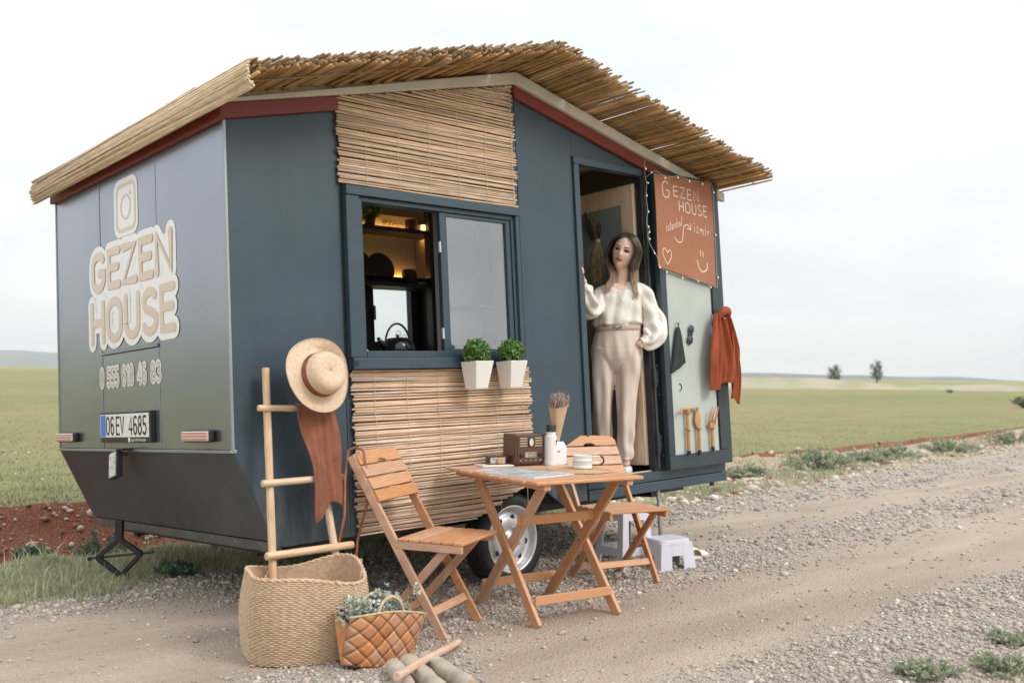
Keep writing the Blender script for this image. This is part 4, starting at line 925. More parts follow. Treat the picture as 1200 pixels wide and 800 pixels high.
def strip_cell(side, ci, cj, over):
    """One visible square of the diagonal plait."""
    cu = 2/nU; cv = 1/nV; c_ = Vector((-1+cu*(ci), cv*cj)); hu, hv = cu*.98, cv*.98
    cor = [(c_.x-hu, c_.y), (c_.x, c_.y-hv), (c_.x+hu, c_.y), (c_.x, c_.y+hv)]
    g = 4; vs = []
    for i in range(g+1):
        for j in range(g+1):
            a_, b_ = i/g, j/g
            u_ = cor[0][0]*(1-a_)*(1-b_)+cor[1][0]*a_*(1-b_)+cor[2][0]*a_*b_+cor[3][0]*(1-a_)*b_
            v_ = cor[0][1]*(1-a_)*(1-b_)+cor[1][1]*a_*(1-b_)+cor[2][1]*a_*b_+cor[3][1]*(1-a_)*b_
            u_ = max(-1, min(1, u_)); v_ = max(0, min(1.0, v_)); p = tote_pt(side, u_, v_)
            nrm = Vector((0, side, .1)); q = a_ if over else b_; lift = .0026*math.sin(q*PI)+.0015
            vs.append(p+nrm*lift)
    mb = MB(); mb.add(vs, [(i*(g+1)+j, (i+1)*(g+1)+j, (i+1)*(g+1)+j+1, i*(g+1)+j+1) for i in range(g) for j in range(g)])
    o = mb.build('plait_square', leath, tote, smooth=True); s_ = o.modifiers.new('t', 'SOLIDIFY'); s_.thickness = .0025
for side in (-1, 1):
    for cj in range(0, nV+1):
        for ci in range(0, nU+1):
            if (ci+cj) % 2 == 0: strip_cell(side, ci, cj, (cj % 2) == 0)
hm = mat('jute_handle', (.62,.47,.30), .85, col2=(.45,.32,.19), vscale=60, bump=.001)
for side in (-1, 1):
    pts = []
    for i in range(15):
        q = i/14; a2 = PI*q; pts.append((-.075*math.cos(a2)+.0, side*(.068-.012*math.sin(a2))-.0, .165+.125*math.sin(a2)**.8))
    MB().tube(pts, .0075, 8).build('handle', hm, tote, smooth=True)
    rm_ = [tote_pt(side, -1+2*k/24, 1.0)+Vector((0, side*.002, .002)) for k in range(25)]
    MB().tube(rm_, .005, 6).build('rim', hm, tote, smooth=True)
flm = tone_mat('white_blossom', [(0, (.60,.68,.60)), (1, (.88,.90,.86))], .7, .2); stm = tone_mat('stem_leaves', [(0, (.09,.17,.09)), (1, (.24,.34,.20))], .7, .2)
def sprig(parent, base_, tip, nfl, size):
    base_ = Vector(base_); tip = Vector(tip); st = MB(); fl = MB()
    st.tube([base_, base_.lerp(tip, .5)+Vector((R_.uniform(-.01, .01),)*3), tip], [.0022, .0018, .001], 5)
    for i in range(nfl):
        t = .45+.55*i/nfl; p = base_.lerp(tip, t)+Vector((R_.uniform(-1, 1), R_.uniform(-1, 1), R_.uniform(-1, 1)))*size*1.0
        for j in range(5):
            a_ = R_.random()*6.28; e_ = R_.uniform(-.4, 1.2); d_ = Vector((math.cos(a_)*math.cos(e_), math.sin(a_)*math.cos(e_), math.sin(e_))); s_ = d_.cross(Vector((.3, .2, .9))).normalized()*size*.28
            fl.add([p, p+d_*size*.35+s_, p+d_*size*.75, p+d_*size*.35-s_], [(0, 1, 2, 3)])
        if i % 2 == 0:
            for j in range(4):
                a_ = R_.random()*6.28; d_ = Vector((math.cos(a_), math.sin(a_), R_.uniform(-.1, .9))).normalized(); s_ = d_.cross(Vector((0, 0, 1))).normalized()*.0022
                st.add([p-s_, p+s_, p+d_*.026], [(0, 1, 2)])
    for mb, nm, mm in ((st, 'stem', stm), (fl, 'blossom', flm)):
        o = mb.build(nm, mm, parent); a_ = o.data.attributes.new('tone', 'FLOAT', 'POINT'); a_.data.foreach_set('value', np.repeat(NR.random(len(o.data.vertices)//4+1), 4)[:len(o.data.vertices)].astype(np.float32))
fl_ = empty('flower_bunch', 'white artificial blossoms sticking out of the leather tote', 'flowers', W(.275, -.745, .115, math.radians(2)))
for k in range(22):
    x = -.16+.32*k/21; b_ = (x*.7, R_.uniform(-.02, .03), 0); t_ = (x*1.15+R_.uniform(-.02, .02), R_.uniform(-.055, .06), R_.uniform(.11, .20))
    sprig(fl_, b_, t_, 13, .026)
# ---- logs and stick
logm = mat('log_bark', (.50,.43,.35), .9, col2=(.36,.30,.24), vscale=5, stretch=(3,3,1), bump=.004, bscale=18)
endm = mat('log_end', (.50,.38,.27), .8, var=.2, vscale=25)
def log(x, y, ang, L, r, label):
    mb = MB(); n = 18; m_ = 12; rg = []
    for i in range(m_+1):
        t = i/m_; rr = r*(1+.05*math.sin(i*1.3+x*20)) * (.93 if i in (0, m_) else 1); rg.append([Vector((t*L, rr*math.cos(2*PI*k/n)*(1+.05*math.sin(3*2*PI*k/n+i*.3)), rr*math.sin(2*PI*k/n)*(1+.04*math.sin(2*2*PI*k/n+i*.2)))) for k in range(n)])
    rg.insert(0, [v*1 for v in rg[0]]); mb.rings(rg, cap=True)
    o = mb.build('log', [logm, endm], None, smooth=True); me = o.data
    for p in me.polygons:
        if len(p.vertices) > 4: p.material_index = 1; p.use_smooth = False
    o.matrix_world = Matrix.Translation((x, y, gh(x, y)+r*.86)) @ Matrix.Rotation(ang, 4, 'Z'); tag(o, label, 'log', 'short grey logs under the peeled stick'); return o
log(.232, -.925, math.radians(-116), .40, .036, 'grey log nearest the leather tote, leftmost of three')
log(.302, -.935, math.radians(-110), .42, .040, 'grey log in the middle of the three under the stick')
log(.395, -.940, math.radians(-104), .42, .037, 'grey log farthest from the tote, rightmost of three')
stk = MB(); n_ = 20; stk.tube([(0, 0, 0), (.2, .004, .001), (.45, -.003, .002), (.8, .003, 0)], [.0155, .0165, .0165, .017], 12)
stick = stk.build('stick', mat('peeled_stick', (.66,.47,.36), .6, col2=(.52,.34,.24), vscale=8, stretch=(1,8,8), bump=.001), None, bevel=.003); autosmooth(stick, 50)
tag(stick, 'long peeled stick lying across the three grey logs', 'stick')
A_ = Vector((.700, -.790, .022)); B_ = Vector((.0, -1.235, .100)); stick.matrix_world = Matrix.Translation(A_) @ (B_-A_).to_track_quat('X', 'Z').to_matrix().to_4x4()
# ================================================================ SMALL THINGS
def TW(u, v, z=.732, rz=0): return W(1.508, -.547, 0, math.radians(-8.9)) @ Matrix.Translation((u, v, z)) @ Matrix.Rotation(math.radians(rz), 4, 'Z')
def TL_(x, y, z): return TM @ Matrix.Translation((x, y, z))
brownp = mat('brown_lacquer', (.085,.038,.022), .32, var=.18, vscale=5, stretch=(1,1,8), coat=.4)
gold = mat('pale_gold', (.52,.44,.33), .4, metal=.2)
rad = empty('radio', 'small brown retro table radio with pale grille bars', 'radio', TW(.082, .335, .732, -1) @ Matrix.Scale(1.12, 4))
MB().lim(-.088, .088, -.058, .062, .006, .158).build('cabinet', brownp, rad, bevel=.008, seg=3)
MB().lim(-.078, .078, -.0615, -.058, .018, .148).build('front_panel', mat('brown_front', (.11,.055,.033), .4, var=.1), rad, bevel=.001)
for k in range(4):
    z = .138-.0125*k
    for s in (-1, 1): MB().lim(s*.045-.021, s*.045+.021, -.0650, -.0616, z-.0028, z+.0028).build('grille_bar', gold, rad)
MB().lathe([(.026,0),(.026,.003),(.020,.0045)], 24, (0, -.0617, .118), Matrix.Rotation(PI/2, 3, 'X'), sx=.62).build('badge_rim', black, rad, smooth=False)
MB().lathe([(.020,0),(.019,.003)], 24, (0, -.066, .118), Matrix.Rotation(PI/2, 3, 'X'), sx=.62).build('badge', mat('cream', (.66,.62,.55), .5), rad)
MB().lim(-.034, .034, -.0640, -.0616, .042, .070).build('dial_window', mat('dial', (.36,.33,.28), .35, var=.5, vscale=90), rad)
for s in (-1, 1): MB().lathe([(.010,0),(.010,.008),(.007,.011)], 16, (s*.056, -.0617, .054), Matrix.Rotation(PI/2, 3, 'X')).build('knob', black, rad)
for x in (-.06, -.03, 0, .03, .06): MB().lathe([(.004,0),(.0035,.003)], 10, (x, -.0617, .028), Matrix.Rotation(PI/2, 3, 'X')).build('button', gold, rad)
for sx in (-1, 1):
    for sy in (-1, 1): MB().lathe([(.007,0),(.007,.007)], 10, (sx*.07, sy*.045, 0)).build('foot', black, rad)
btl = empty('thermos', 'tall white steel bottle with a dark lid beside the radio', 'bottle', TW(.205, .245, .732, 20))
o = MB().lathe([(.001,0),(.030,0),(.0335,.003),(.0335,.150),(.0335,.165),(.0270,.169),(.0265,.188),(.001,.188)], 32).build('body', white, btl); autosmooth(o)
o = MB().lathe([(.001,.188),(.027,.188),(.027,.206),(.0295,.208),(.0295,.226),(.025,.231),(.001,.231)], 32).build('lid', mat('dark_lid', (.045,.05,.055), .35), btl, bevel=.001); autosmooth(o)
MB().lim(-.033, -.026, -.006, .006, .192, .226).build('lid_clip', black, btl, bevel=.001)
MB().prism(rrect(0, 0, .006, .008, .002, 3), lambda a, b: (a+.004, -.0333, b+.135), lambda a, b: (a+.004, -.0342, b+.135)).build('printed_mark', blk, btl)
MB().lim(-.012, .012, -.0343, -.0333, .1185, .1205).build('printed_line', blk, btl)
crt = empty('carton', 'white gable-topped carton behind the bottle', 'carton', TW(.285, .285, .732, 8))
MB().lim(-.043, .043, -.03, .03, 0, .095).build('box', white, crt, bevel=.002)
MB().add([(-.043,-.03,.0952),(.043,-.03,.0952),(.043,.03,.0952),(-.043,.03,.0952),(-.040,-.004,.128),(.040,-.004,.128),(.040,.004,.128),(-.040,.004,.128)], [(0,1,5,4),(2,3,7,6),(1,2,6,5),(3,0,4,7),(4,5,6,7)]).build('gable_top', white, crt)
MB().lim(-.030, -.014, -.0312, -.0302, .070, .080).build('printed_mark', mat('faded_red', (.45,.12,.10), .6), crt)
kraft = mat('kraft_paper', (.58,.39,.24), .8, var=.06, vscale=12, bump=.001, bscale=20)
bq = empty('dried_bouquet', 'dried lavender bouquet wrapped in brown kraft paper, standing behind the white carton', 'bouquet', TW(.285, .300, .732+.100, 0) @ Matrix.Rotation(.06, 4, 'Y'))
rg = []
for i in range(9):
    t = i/8; r = .018+.044*t**1.1; z = .03+.215*t; rg.append([Vector((r*math.cos(a)*(1+.12*math.sin(a*3+1)), r*math.sin(a)*.8, z+(.028*math.cos(a-.6)*(t**3)))) for a in [2*PI*k/28 for k in range(28)]])
MB().rings(rg, cap=False).build('paper_wrap', kraft, bq, smooth=False)
MB().lathe([(.020,.03),(.020,.001)], 12, cap=True).build('stems_end', kraft, bq)
ds = MB(); dm = tone_mat('dried_flower', [(0, (.22,.15,.12)), (.5, (.42,.32,.26)), (1, (.62,.52,.44))], .85)
for k in range(120):
    a = R_.random()*6.28; r = math.sqrt(R_.random())*.052; x, y = r*math.cos(a), r*math.sin(a)*.8; h = .285+R_.uniform(-.02, .028)-r*.35
    tp = Vector((x*1.15, y*1.15, h)); ds.tube([(x*.7, y*.7, .20), tp], [.0009, .0008], 3)
    for j in range(7):
        q = tp+Vector((R_.uniform(-.003, .003), R_.uniform(-.003, .003), -.006*j+.004)); ds.tube([q, q+Vector((R_.uniform(-.004, .004), R_.uniform(-.004, .004), .006))], [.0024, .001], 4)
o = ds.build('dried_flowers', dm, bq, kind='stuff'); at_ = o.data.attributes.new('tone', 'FLOAT', 'POINT'); at_.data.foreach_set('value', np.repeat(NR.random(len(o.data.vertices)//8+1), 8)[:len(o.data.vertices)].astype(np.float32))
pm = MB(); pmm = mat('wicker_mat', (.62,.42,.26), .8, col2=(.48,.30,.17), vscale=70, bump=.001)
for k in range(15):
    r = .008+.0112*k; n = 72; pm.rings([[Vector(((r+.0054*math.cos(q)+.0012*math.sin(j*1.9+k*3))*math.cos(2*PI*j/n), (r+.0054*math.cos(q)+.0012*math.sin(j*1.9+k*3))*math.sin(2*PI*j/n), .0045+.0040*math.sin(q)+.0008*math.sin(j*PI*.75))) for j in range(n)] for q in [2*PI*i/6 for i in range(7)]], cap=False)
o = pm.build('placemat', pmm, None, smooth=True); o.matrix_world = TW(.150, -.085, .732); tag(o, 'round woven wicker placemat under the white mugs', 'placemat')
enam = mat('white_enamel', (.82,.81,.79), .18, coat=.5)
for k, (zz, lab) in enumerate(((0, 'white enamel mug, lower one of the two stacked on the placemat'), (.031, 'white enamel mug, upper one of the two stacked on the placemat'))):
    mg = empty('enamel_mug', lab, 'mug', TW(.195, -.055, .742+zz*1.15, -12) @ Matrix.Scale(1.15, 4), 'white enamel mugs stacked on the placemat')
    o = MB().lathe([(.040,.0),(.0445,.001),(.0462,.006),(.0462,.012),(.0450,.0145),(.0450,.0165),(.0462,.019),(.0462,.0265),(.0475,.029),(.0470,.0305),(.0440,.0295),(.0440,.004),(.001,.004)], 40, cap=True).build('cup', enam, mg); autosmooth(o, 50)
    hp = [(.045, 0, .022), (.062, 0, .024), (.080, -.001, .0235), (.094, -.001, .020)]
    MB().tube(hp, [.005, .0048, .0046, .004], 10, flat=.8).build('handle', enam, mg, smooth=True)
o = MB().tube([Vector((.092+.020*math.sin(q), 0, .035-.018*math.cos(q))) for q in [PI*i/10 for i in range(11)]], .0042, 8).build('black_strap', black, None, smooth=True); o.matrix_world = TW(.195, -.056, .742, -12) @ Matrix.Scale(1.15, 4); tag(o, 'black strap looped through the handles of the stacked mugs', 'strap')
# magazine, tile, toy camera
pgm = mat('magazine_print', (.72,.73,.75), .35, col2=(.24,.27,.31), vscale=14, stretch=(1,2.2,1), detail=2)
pgw = mat('page_white', (.76,.75,.73), .5)
def quad_sheet(c4, t, z, nm, m, par, curl=0):
    g = 8; mb = MB(); A, B, C_, D = [Vector(p) for p in c4]; top_ = []
    for zz in (0, t):
        for i in range(g+1):
            for j in range(g+1):
                a_, b_ = i/g, j/g; p = A*(1-a_)*(1-b_)+B*a_*(1-b_)+C_*a_*b_+D*(1-a_)*b_; top_.append((p.x, p.y, z+zz+curl*math.sin(a_*PI*.9)*b_))
    f_ = [(i*(g+1)+j, (i+1)*(g+1)+j, (i+1)*(g+1)+j+1, i*(g+1)+j+1) for i in range(g) for j in range(g)]; K_ = (g+1)**2
    mb.add(top_, f_+[tuple(K_+q for q in reversed(x)) for x in f_]); e_ = [(i, 0) for i in range(g+1)]
    bd = [i*(g+1) for i in range(g+1)]+[g*(g+1)+j for j in range(1, g+1)]+[i*(g+1)+g for i in range(g-1, -1, -1)]+[j for j in range(g-1, 0, -1)]
    mb.add([top_[k] for k in bd]+[top_[k+K_] for k in bd], [(k, (k+1) % len(bd), (k+1) % len(bd)+len(bd), k+len(bd)) for k in range(len(bd))]); return mb.build(nm, m, par)
mz = empty('magazine', 'open magazine with blue-grey pictures at the table edge', 'magazine', TW(0, 0, .7325))
quad_sheet([(-.30,-.30,0),(.0,-.23,0),(-.055,-.02,0),(-.345,-.09,0)], .006, 0, 'page_block', pgw, mz, .004)
quad_sheet([(-.343,-.085,0),(-.055,-.015,0),(-.115,.20,0),(-.375,.13,0)], .005, 0, 'page_block', pgw, mz, .005)
for c4, z in (([(-.292,-.292,0),(-.010,-.226,0),(-.058,-.035,0),(-.335,-.100,0)], .0068), ([(-.335,-.075,0),(-.065,-.010,0),(-.118,.185,0),(-.362,.122,0)], .0058)): quad_sheet(c4, .0006, z, 'printed_picture', pgm, mz, .0045)
cp = MB(); lettering(cp, 'SEZON', 0, 0, .03, lambda x, y, h: (-.30+x*.97-y*.25, -.13+x*.23+y*.95, .0125+h), .004, width=.12); cp.build('masthead', pgw, mz)
tl = MB().box((0, 0, .004), (.19, .12, .008)).build('white_tile', white, None, bevel=.002); tl.matrix_world = TW(-.105, .355, .7325, -8); tag(tl, 'thin white board under the toy camera, at the table corner', 'board')
cm = empty('toy_camera', 'small boxy patterned camera lying on the white board', 'camera', TW(-.085, .365, .7410, -14))
MB().lim(-.058, .058, -.022, .022, 0, .048).build('body', mat('camera_body', (.055,.035,.03), .35, var=.4, vscale=30), cm, bevel=.008, seg=3)
MB().lim(-.042, .046, -.0245, -.0215, .004, .038).build('front_plate', mat('patterned_paper', (.62,.56,.50), .5, col2=(.20,.17,.16), vscale=45, detail=1), cm, bevel=.002)
MB().lathe([(.017,0),(.017,.010),(.012,.012),(.001,.010)], 24, (.014, -.0245, .021), Matrix.Rotation(PI/2, 3, 'X')).build('lens', mat('amber_ring', (.55,.33,.13), .35), cm)
MB().lim(-.02, .03, -.015, .015, .0482, .052).build('top_plate', mat('grey_top', (.20,.19,.19), .4), cm, bevel=.002)
# ---- planters under the window
pot_m = mat('white_ceramic', (.78,.76,.73), .3, var=.03)
leaf_m = tone_mat('box_leaves', [(0, (.035,.09,.02)), (.45, (.09,.21,.045)), (.8, (.20,.36,.09)), (1, (.34,.46,.16))], .5, .25)
def foliage_ball(parent, c, r, n, size, m, name='foliage', sq=(1,1,1), core=True, kind=None):
    V = []; F_ = []; T_ = []
    for i in range(n):
        d = NR.normal(size=3); d /= np.linalg.norm(d); rr = r*(1-abs(NR.normal()*.17)); p = np.array(c)+d*rr*np.array(sq)*(1+.07*math.sin(d[0]*9+d[2]*7))
        nrm = d+NR.normal(size=3)*.55; nrm /= np.linalg.norm(nrm); t = np.cross(nrm, NR.normal(size=3)); t /= np.linalg.norm(t); b_ = np.cross(nrm, t); s = size*NR.uniform(.7, 1.3); k = len(V)
        V += [p-t*s, p+b_*s*.5+nrm*s*.15, p+t*s, p-b_*s*.5+nrm*s*.15]; F_.append((k, k+1, k+2, k+3)); T_ += [NR.random()]*4
    return np_mesh(name, V, F_, m, parent=parent, attr={'tone': T_}, kind=kind)
for x, lab in ((1.425, 'white hanging pot with round green plant, left one of the pair under the window'), (1.690, 'white hanging pot with round green plant, right one, by the reed screen edge')):
    p = empty('wall_planter', lab, 'plant pot', TL_(x, -.135, .70), 'white pots hung under the kitchen window')
    sq2 = lambda h, z, o=0: [Vector((sx*h, sy*h+o, z)) for sx, sy in ((-1,-1),(1,-1),(1,1),(-1,1))]
    MB().rings([sq2(.045, 0, .008), sq2(.066, .150, -.006), sq2(.066, .154, -.006), sq2(.059, .154, -.006), sq2(.040, .012, .008)], cap=True).build('pot', pot_m, p, bevel=.004, seg=2)
    MB().lim(-.02, .02, .06, .085, .10, .19).build('hook', pot_m, p)
    MB().lathe([(.055,.135),(.05,.155),(.001,.16)], 14).build('soil', mat('pot_soil', (.04,.03,.02), .9), p)
    fb_ = foliage_ball(p, (0, -.006, .205),   .078, 1500, .0098, leaf_m)
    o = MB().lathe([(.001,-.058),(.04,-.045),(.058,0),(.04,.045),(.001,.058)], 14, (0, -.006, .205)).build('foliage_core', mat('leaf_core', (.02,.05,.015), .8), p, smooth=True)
# ---- plastic stools, slippers
lil = mat('lilac_plastic', (.60,.595,.66), .42, var=.03)
def stool(mtx, label, top_, base_, h, group, wnd):
    s = empty('plastic_stool', label, 'stool', mtx, group); bx, by = base_; tx, ty = top_
    MB().rings([sq_ring(tx*.97, ty*.97, h, 40, 5), sq_ring(tx, ty, h-.008, 40, 5), sq_ring(tx+.003, ty+.003, h-.028, 40, 5), sq_ring(tx-.004, ty-.004, h-.028, 40, 5), sq_ring(tx-.006, ty-.006, h-.012, 40, 5)], cap=True).build('seat', lil, s)
    for sx, sy, nm in ((1, 0, 'side'), (-1, 0, 'side'), (0, 1, 'side'), (0, -1, 'side')):
        # each side: a sloped plate with a cut-out window and arched foot
        def P_(u_, z_, dpt):
            t = 1-z_/(h-.02); hx = tx+(bx-tx)*t-dpt; hy = ty+(by-ty)*t-dpt
            return (sx*hx, u_*hy, z_) if sx else (u_*hx, sy*hy, z_)
        mb = MB(); a0 = wnd
        pieces = [(-.99, -a0, 0, h-.02), (a0, .99, 0, h-.02), (-a0, a0, h*(.80 if h > .25 else .46), h-.02)]
        if h > .25: pieces.append((-a0, a0, h*.20, h*.34))
        for u0, u1, z0, z1 in pieces:
            c8 = [P_(u, z, dd_) for dd_ in (0, .006) for (u, z) in ((u0, z0), (u1, z0), (u1, z1), (u0, z1))]
            mb.add(c8, [(0,1,2,3),(7,6,5,4),(0,4,5,1),(1,5,6,2),(2,6,7,3),(3,7,4,0)])
        mb.build(nm, lil, s, bevel=.002)
    return s
stool(W(2.80, .0, 0, math.radians(-6)), 'tall pale lilac plastic stool behind the table legs', (.115, .105), (.150, .140), .375, None, .58)
stool(W(2.955, -.235, 0, math.radians(-12)), 'low pale lilac plastic step stool in front of the tall one', (.130, .095), (.150, .115), .19, None, .34)
slp = mat('slipper', (.70,.64,.55), .7)
for dx, dy, lab in ((0, 0, 'white slipper beside the low stool, nearer one'), (.05, .11, 'white slipper beside the low stool, farther one')):
    s = empty('slipper', lab, 'slipper', W(3.36+dx, -.16+dy, gh(3.4, -.1), math.radians(-8)), 'slippers by the stools')
    MB().rings([[Vector((.125*math.cos(a), .045*math.sin(a)*(1+.18*math.cos(a)), z)) for a in [2*PI*k/26 for k in range(26)]] for z in (0, .018)], cap=True).build('sole', slp, s, bevel=.004)
    rg = []
    for i in range(8):
        x = .02+.085*i/7; hh = .042-.020*(i/7)**2; rg.append([Vector((x, .046*math.cos(q)*(1-.25*(i/7)**3), .017+hh*math.sin(q))) for q in [PI*k/10 for k in range(11)]])
    o = MB().rings(rg, cap=False, closed=False).build('upper', slp, s, smooth=True); o.modifiers.new('t', 'SOLIDIFY').thickness = .005
# ---- scissor jack under the rear
jk = empty('scissor_jack', 'black scissor jack propping up the caravan rear corner', 'jack', Matrix.Translation((.085, 1.575, gh(.085, 1.575))) @ Matrix.Rotation(math.radians(-43), 4, 'Z'))
Lp = (-.125, 0, .125); Rp = (.130, 0, .152); Tp = (-.002, 0, .235); Bp = (.015, 0, .020)
for a_, b_ in ((Lp, Tp), (Tp, Rp), (Rp, Bp), (Bp, Lp)): bar_obj('arm', a_, b_, .034, .026, jk, black)
MB().lim(-.022, .020, -.02, .02, .225, .345).build('post', black, jk, bevel=.002)
MB().tube([(-.170, 0, .120), (.205, 0, .163)], .007, 8).build('screw_rod', black, jk)
MB().lim(-.075, .095, -.045, .045, -.008, .014).build('foot_plate', black, jk, bevel=.003)
MB().tube([(-.165, -.012, .118), (-.180, .012, .118)], .013, 8).build('screw_nut', black, jk)
# ---- door: things hung on the leaf
sgm = mat('rust_board', (.36,.145,.078), .7, var=.05, vscale=4, bump=.0005, bscale=60)
sg = empty('chalk_sign', 'rust-brown sign board with chalk handwriting on the open door', 'sign', TL_(3.174, -.092, 1.39))
def sgp(u_, v_): # 0..1 across, 0..1 down
    x = .671*u_; zt = .762+.009*u_; zb = .110-.107*u_; return x, zt+(zb-zt)*v_
g = 14; vs = []
for dpt in (0, .006):
    for i in range(g+1):
        for j in range(g+1):
            x, z = sgp(i/g, j/g); vs.append((x, dpt-.012*math.sin(i/g*PI)*.6-.004*math.sin(j/g*5), z))
K_ = (g+1)**2; f_ = [(i*(g+1)+j, (i+1)*(g+1)+j, (i+1)*(g+1)+j+1, i*(g+1)+j+1) for i in range(g) for j in range(g)]
bd = [i*(g+1) for i in range(g+1)]+[g*(g+1)+j for j in range(1, g+1)]+[i*(g+1)+g for i in range(g-1, -1, -1)]+[j for j in range(g-1, 0, -1)]
MB().add(vs, f_+[tuple(K_+q for q in reversed(x)) for x in f_]+[(bd[k], bd[(k+1) % len(bd)], bd[(k+1) % len(bd)]+K_, bd[k]+K_) for k in range(len(bd))]).build('board', sgm, sg)
chalk = mat('chalk', (.78,.60,.48), .8)
def SP(x, y, h):       # x, y in the board's 0..1 space (y up)
    px, pz = sgp(x, 1-y); return (px, -.012*math.sin(max(0, min(1, x))*PI)*.6-.004*math.sin((1-y)*5)-.0010-h, pz)
def chalk_text(nm, txt, u0, v0, h, width, rise=0, wd=.0085, rnd=.05):
    mb = MB(); P_ = lambda x, y, hh: SP(x/.671, (y+rise*x)/.70, hh); lettering(mb, txt, u0*.671, v0*.70-rise*u0*.671, h, P_, wd, width=width, gap=.22, rnd=rnd); return mb.build(nm, chalk, sg)
chalk_text('lettering', 'G', .11, .760, .120, .080); chalk_text('lettering', 'EZEN', .29, .790, .072, .30)
chalk_text('lettering', 'HOUSE', .37, .650, .072, .34)
chalk_text('lettering', 'istanbul', .15, .40, .07, .175, .42, .006, .02)
chalk_text('lettering', 'izmir', .62, .475, .075, .19, -.05, .007, .03)
mb = MB(); S2_ = lambda x, y, h: SP(x, y, h)
def rb(pts, w_=.009, nm='drawing'):
    mb = MB(); ribbon(mb, [(x*.671, y*.70) for x, y in pts], w_, 0, lambda x, y, h: SP(x/.671, y/.70, h)); return mb.build(nm, chalk, sg)
def smooth_pts(P_, n=6):
    P_ = [Vector(p) for p in P_]; out_ = []
    for i in range(len(P_)-1):
        p0 = P_[max(i-1, 0)]; p1 = P_[i]; p2 = P_[i+1]; p3 = P_[min(i+2, len(P_)-1)]
        for k in range(n):
            t = k/n; out_.append(.5*((2*p1)+(p2-p0)*t+(2*p0-5*p1+4*p2-p3)*t*t+(3*p1-p0-3*p2+p3)*t**3))
    return out_+[P_[-1]]
rb(smooth_pts([(.28,.36),(.34,.325),(.40,.345),(.425,.42),(.44,.495),(.50,.525),(.56,.49)]), .008, 'arrow')
rb([(.50,.485),(.565,.485),(.565,.545)], .008, 'arrow_head')
rb(smooth_pts([(.145,.055),(.085,.14),(.085,.205),(.125,.215),(.150,.18),(.185,.215),(.215,.19),(.205,.13),(.145,.055)]), .007, 'heart')
rb(smooth_pts([(.66,.195),(.69,.125),(.76,.10),(.83,.135),(.85,.20)]), .010, 'smile')
rb([(.725,.255),(.72,.30)], .010, 'smile_eye'); rb([(.775,.25),(.77,.295)], .010, 'smile_eye')
# string lights
wirem = mat('clear_wire', (.55,.55,.53), .35); bulbm = mat('tiny_bulb', (.9,.85,.75), .3, emit=(1, .82, .55), estr=.8)
sl = empty('string_lights', 'string of tiny lights hanging down the door post and round the rust sign', 'string lights', TL_(3.13, -.05, 2.25))
def tl(p): return Vector(p)-Vector((3.13, -.05, 2.25))
paths = [[(3.123,-.062,2.26),(3.128,-.05,2.16),(3.140,-.05,2.08),(3.128,-.05,2.00),(3.136,-.05,1.90),(3.12,-.05,1.80),(3.15,-.05,1.76),(3.125,-.05,1.73),(3.142,-.05,1.66),(3.16,-.095,1.56),(3.168,-.10,1.49)],
 [(3.128,-.05,2.12),(3.18,-.10,2.165),(3.30,-.110,2.135),(3.42,-.112,2.160),(3.55,-.112,2.150),(3.70,-.108,2.150),(3.845,-.10,2.150),(3.852,-.10,1.9),(3.85,-.10,1.6),(3.846,-.10,1.385)],
 [(3.168,-.10,1.49),(3.30,-.108,1.462),(3.45,-.110,1.440),(3.60,-.110,1.425),(3.75,-.104,1.395),(3.846,-.10,1.385)]]
nb_ = 0
for pth in paths:
    sp_ = smooth_pts([tl(p) for p in pth], 8)
    MB().tube(sp_, .0016, 5).build('wire', wirem, sl, smooth=True)
    for i in range(5, len(sp_)-2, 9):
        p = sp_[i]; e_ = Vector((R_.uniform(-.6, .6), -.3, R_.uniform(-.9, .1))).normalized()
        MB().tube([p, p+e_*.014], [.0035, .003], 6).build('socket', wirem, sl)
        MB().lathe([(.001,-.005),(.0034,-.002),(.0034,.002),(.001,.005)], 8, p+e_*.018).build('bulb', bulbm, sl, smooth=True)
# pouch, sunglasses, hook, tools, scarf
dk = mat('black_cloth', (.028,.032,.030), .8, var=.2, vscale=12, bump=.001)
MBh = lambda x, y, z, par=None: MB().tube([Vector((x, y+.028, z)), Vector((x, y, z)), Vector((x, y-.006, z-.010)), Vector((x, y-.014, z-.002))], .0025, 6)
pch = empty('drawstring_pouch', 'black drawstring pouch hanging on the door panel', 'pouch', TL_(3.362, -.085, 1.105))
rg = []
for i in range(14):
    t = i/13; hw = .010+.075*t**.75; z = -.02-.285*t; cxx = -.028*t+.012*t; rg.append([Vector((cxx+hw*math.cos(a), .003+(.012+.012*math.sin(t*PI))*math.sin(a)*(1+.25*math.sin(a*5+t*3)), z-(.012*math.cos(a)*-1 if i > 11 else 0)+.03*t*math.cos(a)*.9)) for a in [2*PI*k/30 for k in range(30)]])
MB().rings(rg).build('cloth_body', dk, pch, smooth=True)
MB().tube([(0, 0, -.03), (-.006, -.004, .0), (.002, -.002, .012), (.006, -.002, -.002), (.003, 0, -.03)], .0022, 6).build('cord', dk, pch, smooth=True)
MBh(0, -.001, .008).build('hook', black, pch)
sgl = empty('sunglasses', 'folded dark sunglasses hung on the door panel beside the pouch', 'sunglasses', TL_(3.512, -.080, 1.035) @ Matrix.Rotation(.24, 4, 'Y'))
for z, s in ((.040, 1), (-.038, 1)):
    MB().lathe([(.029,0),(.030,.003),(.026,.006),(.001,.008)], 24, (0, 0, z), Matrix.Rotation(PI/2, 3, 'X'), sx=.95, sy=1.05).build('lens', mat('dark_lens', (.03,.035,.075), .12, coat=.5), sgl, smooth=True)
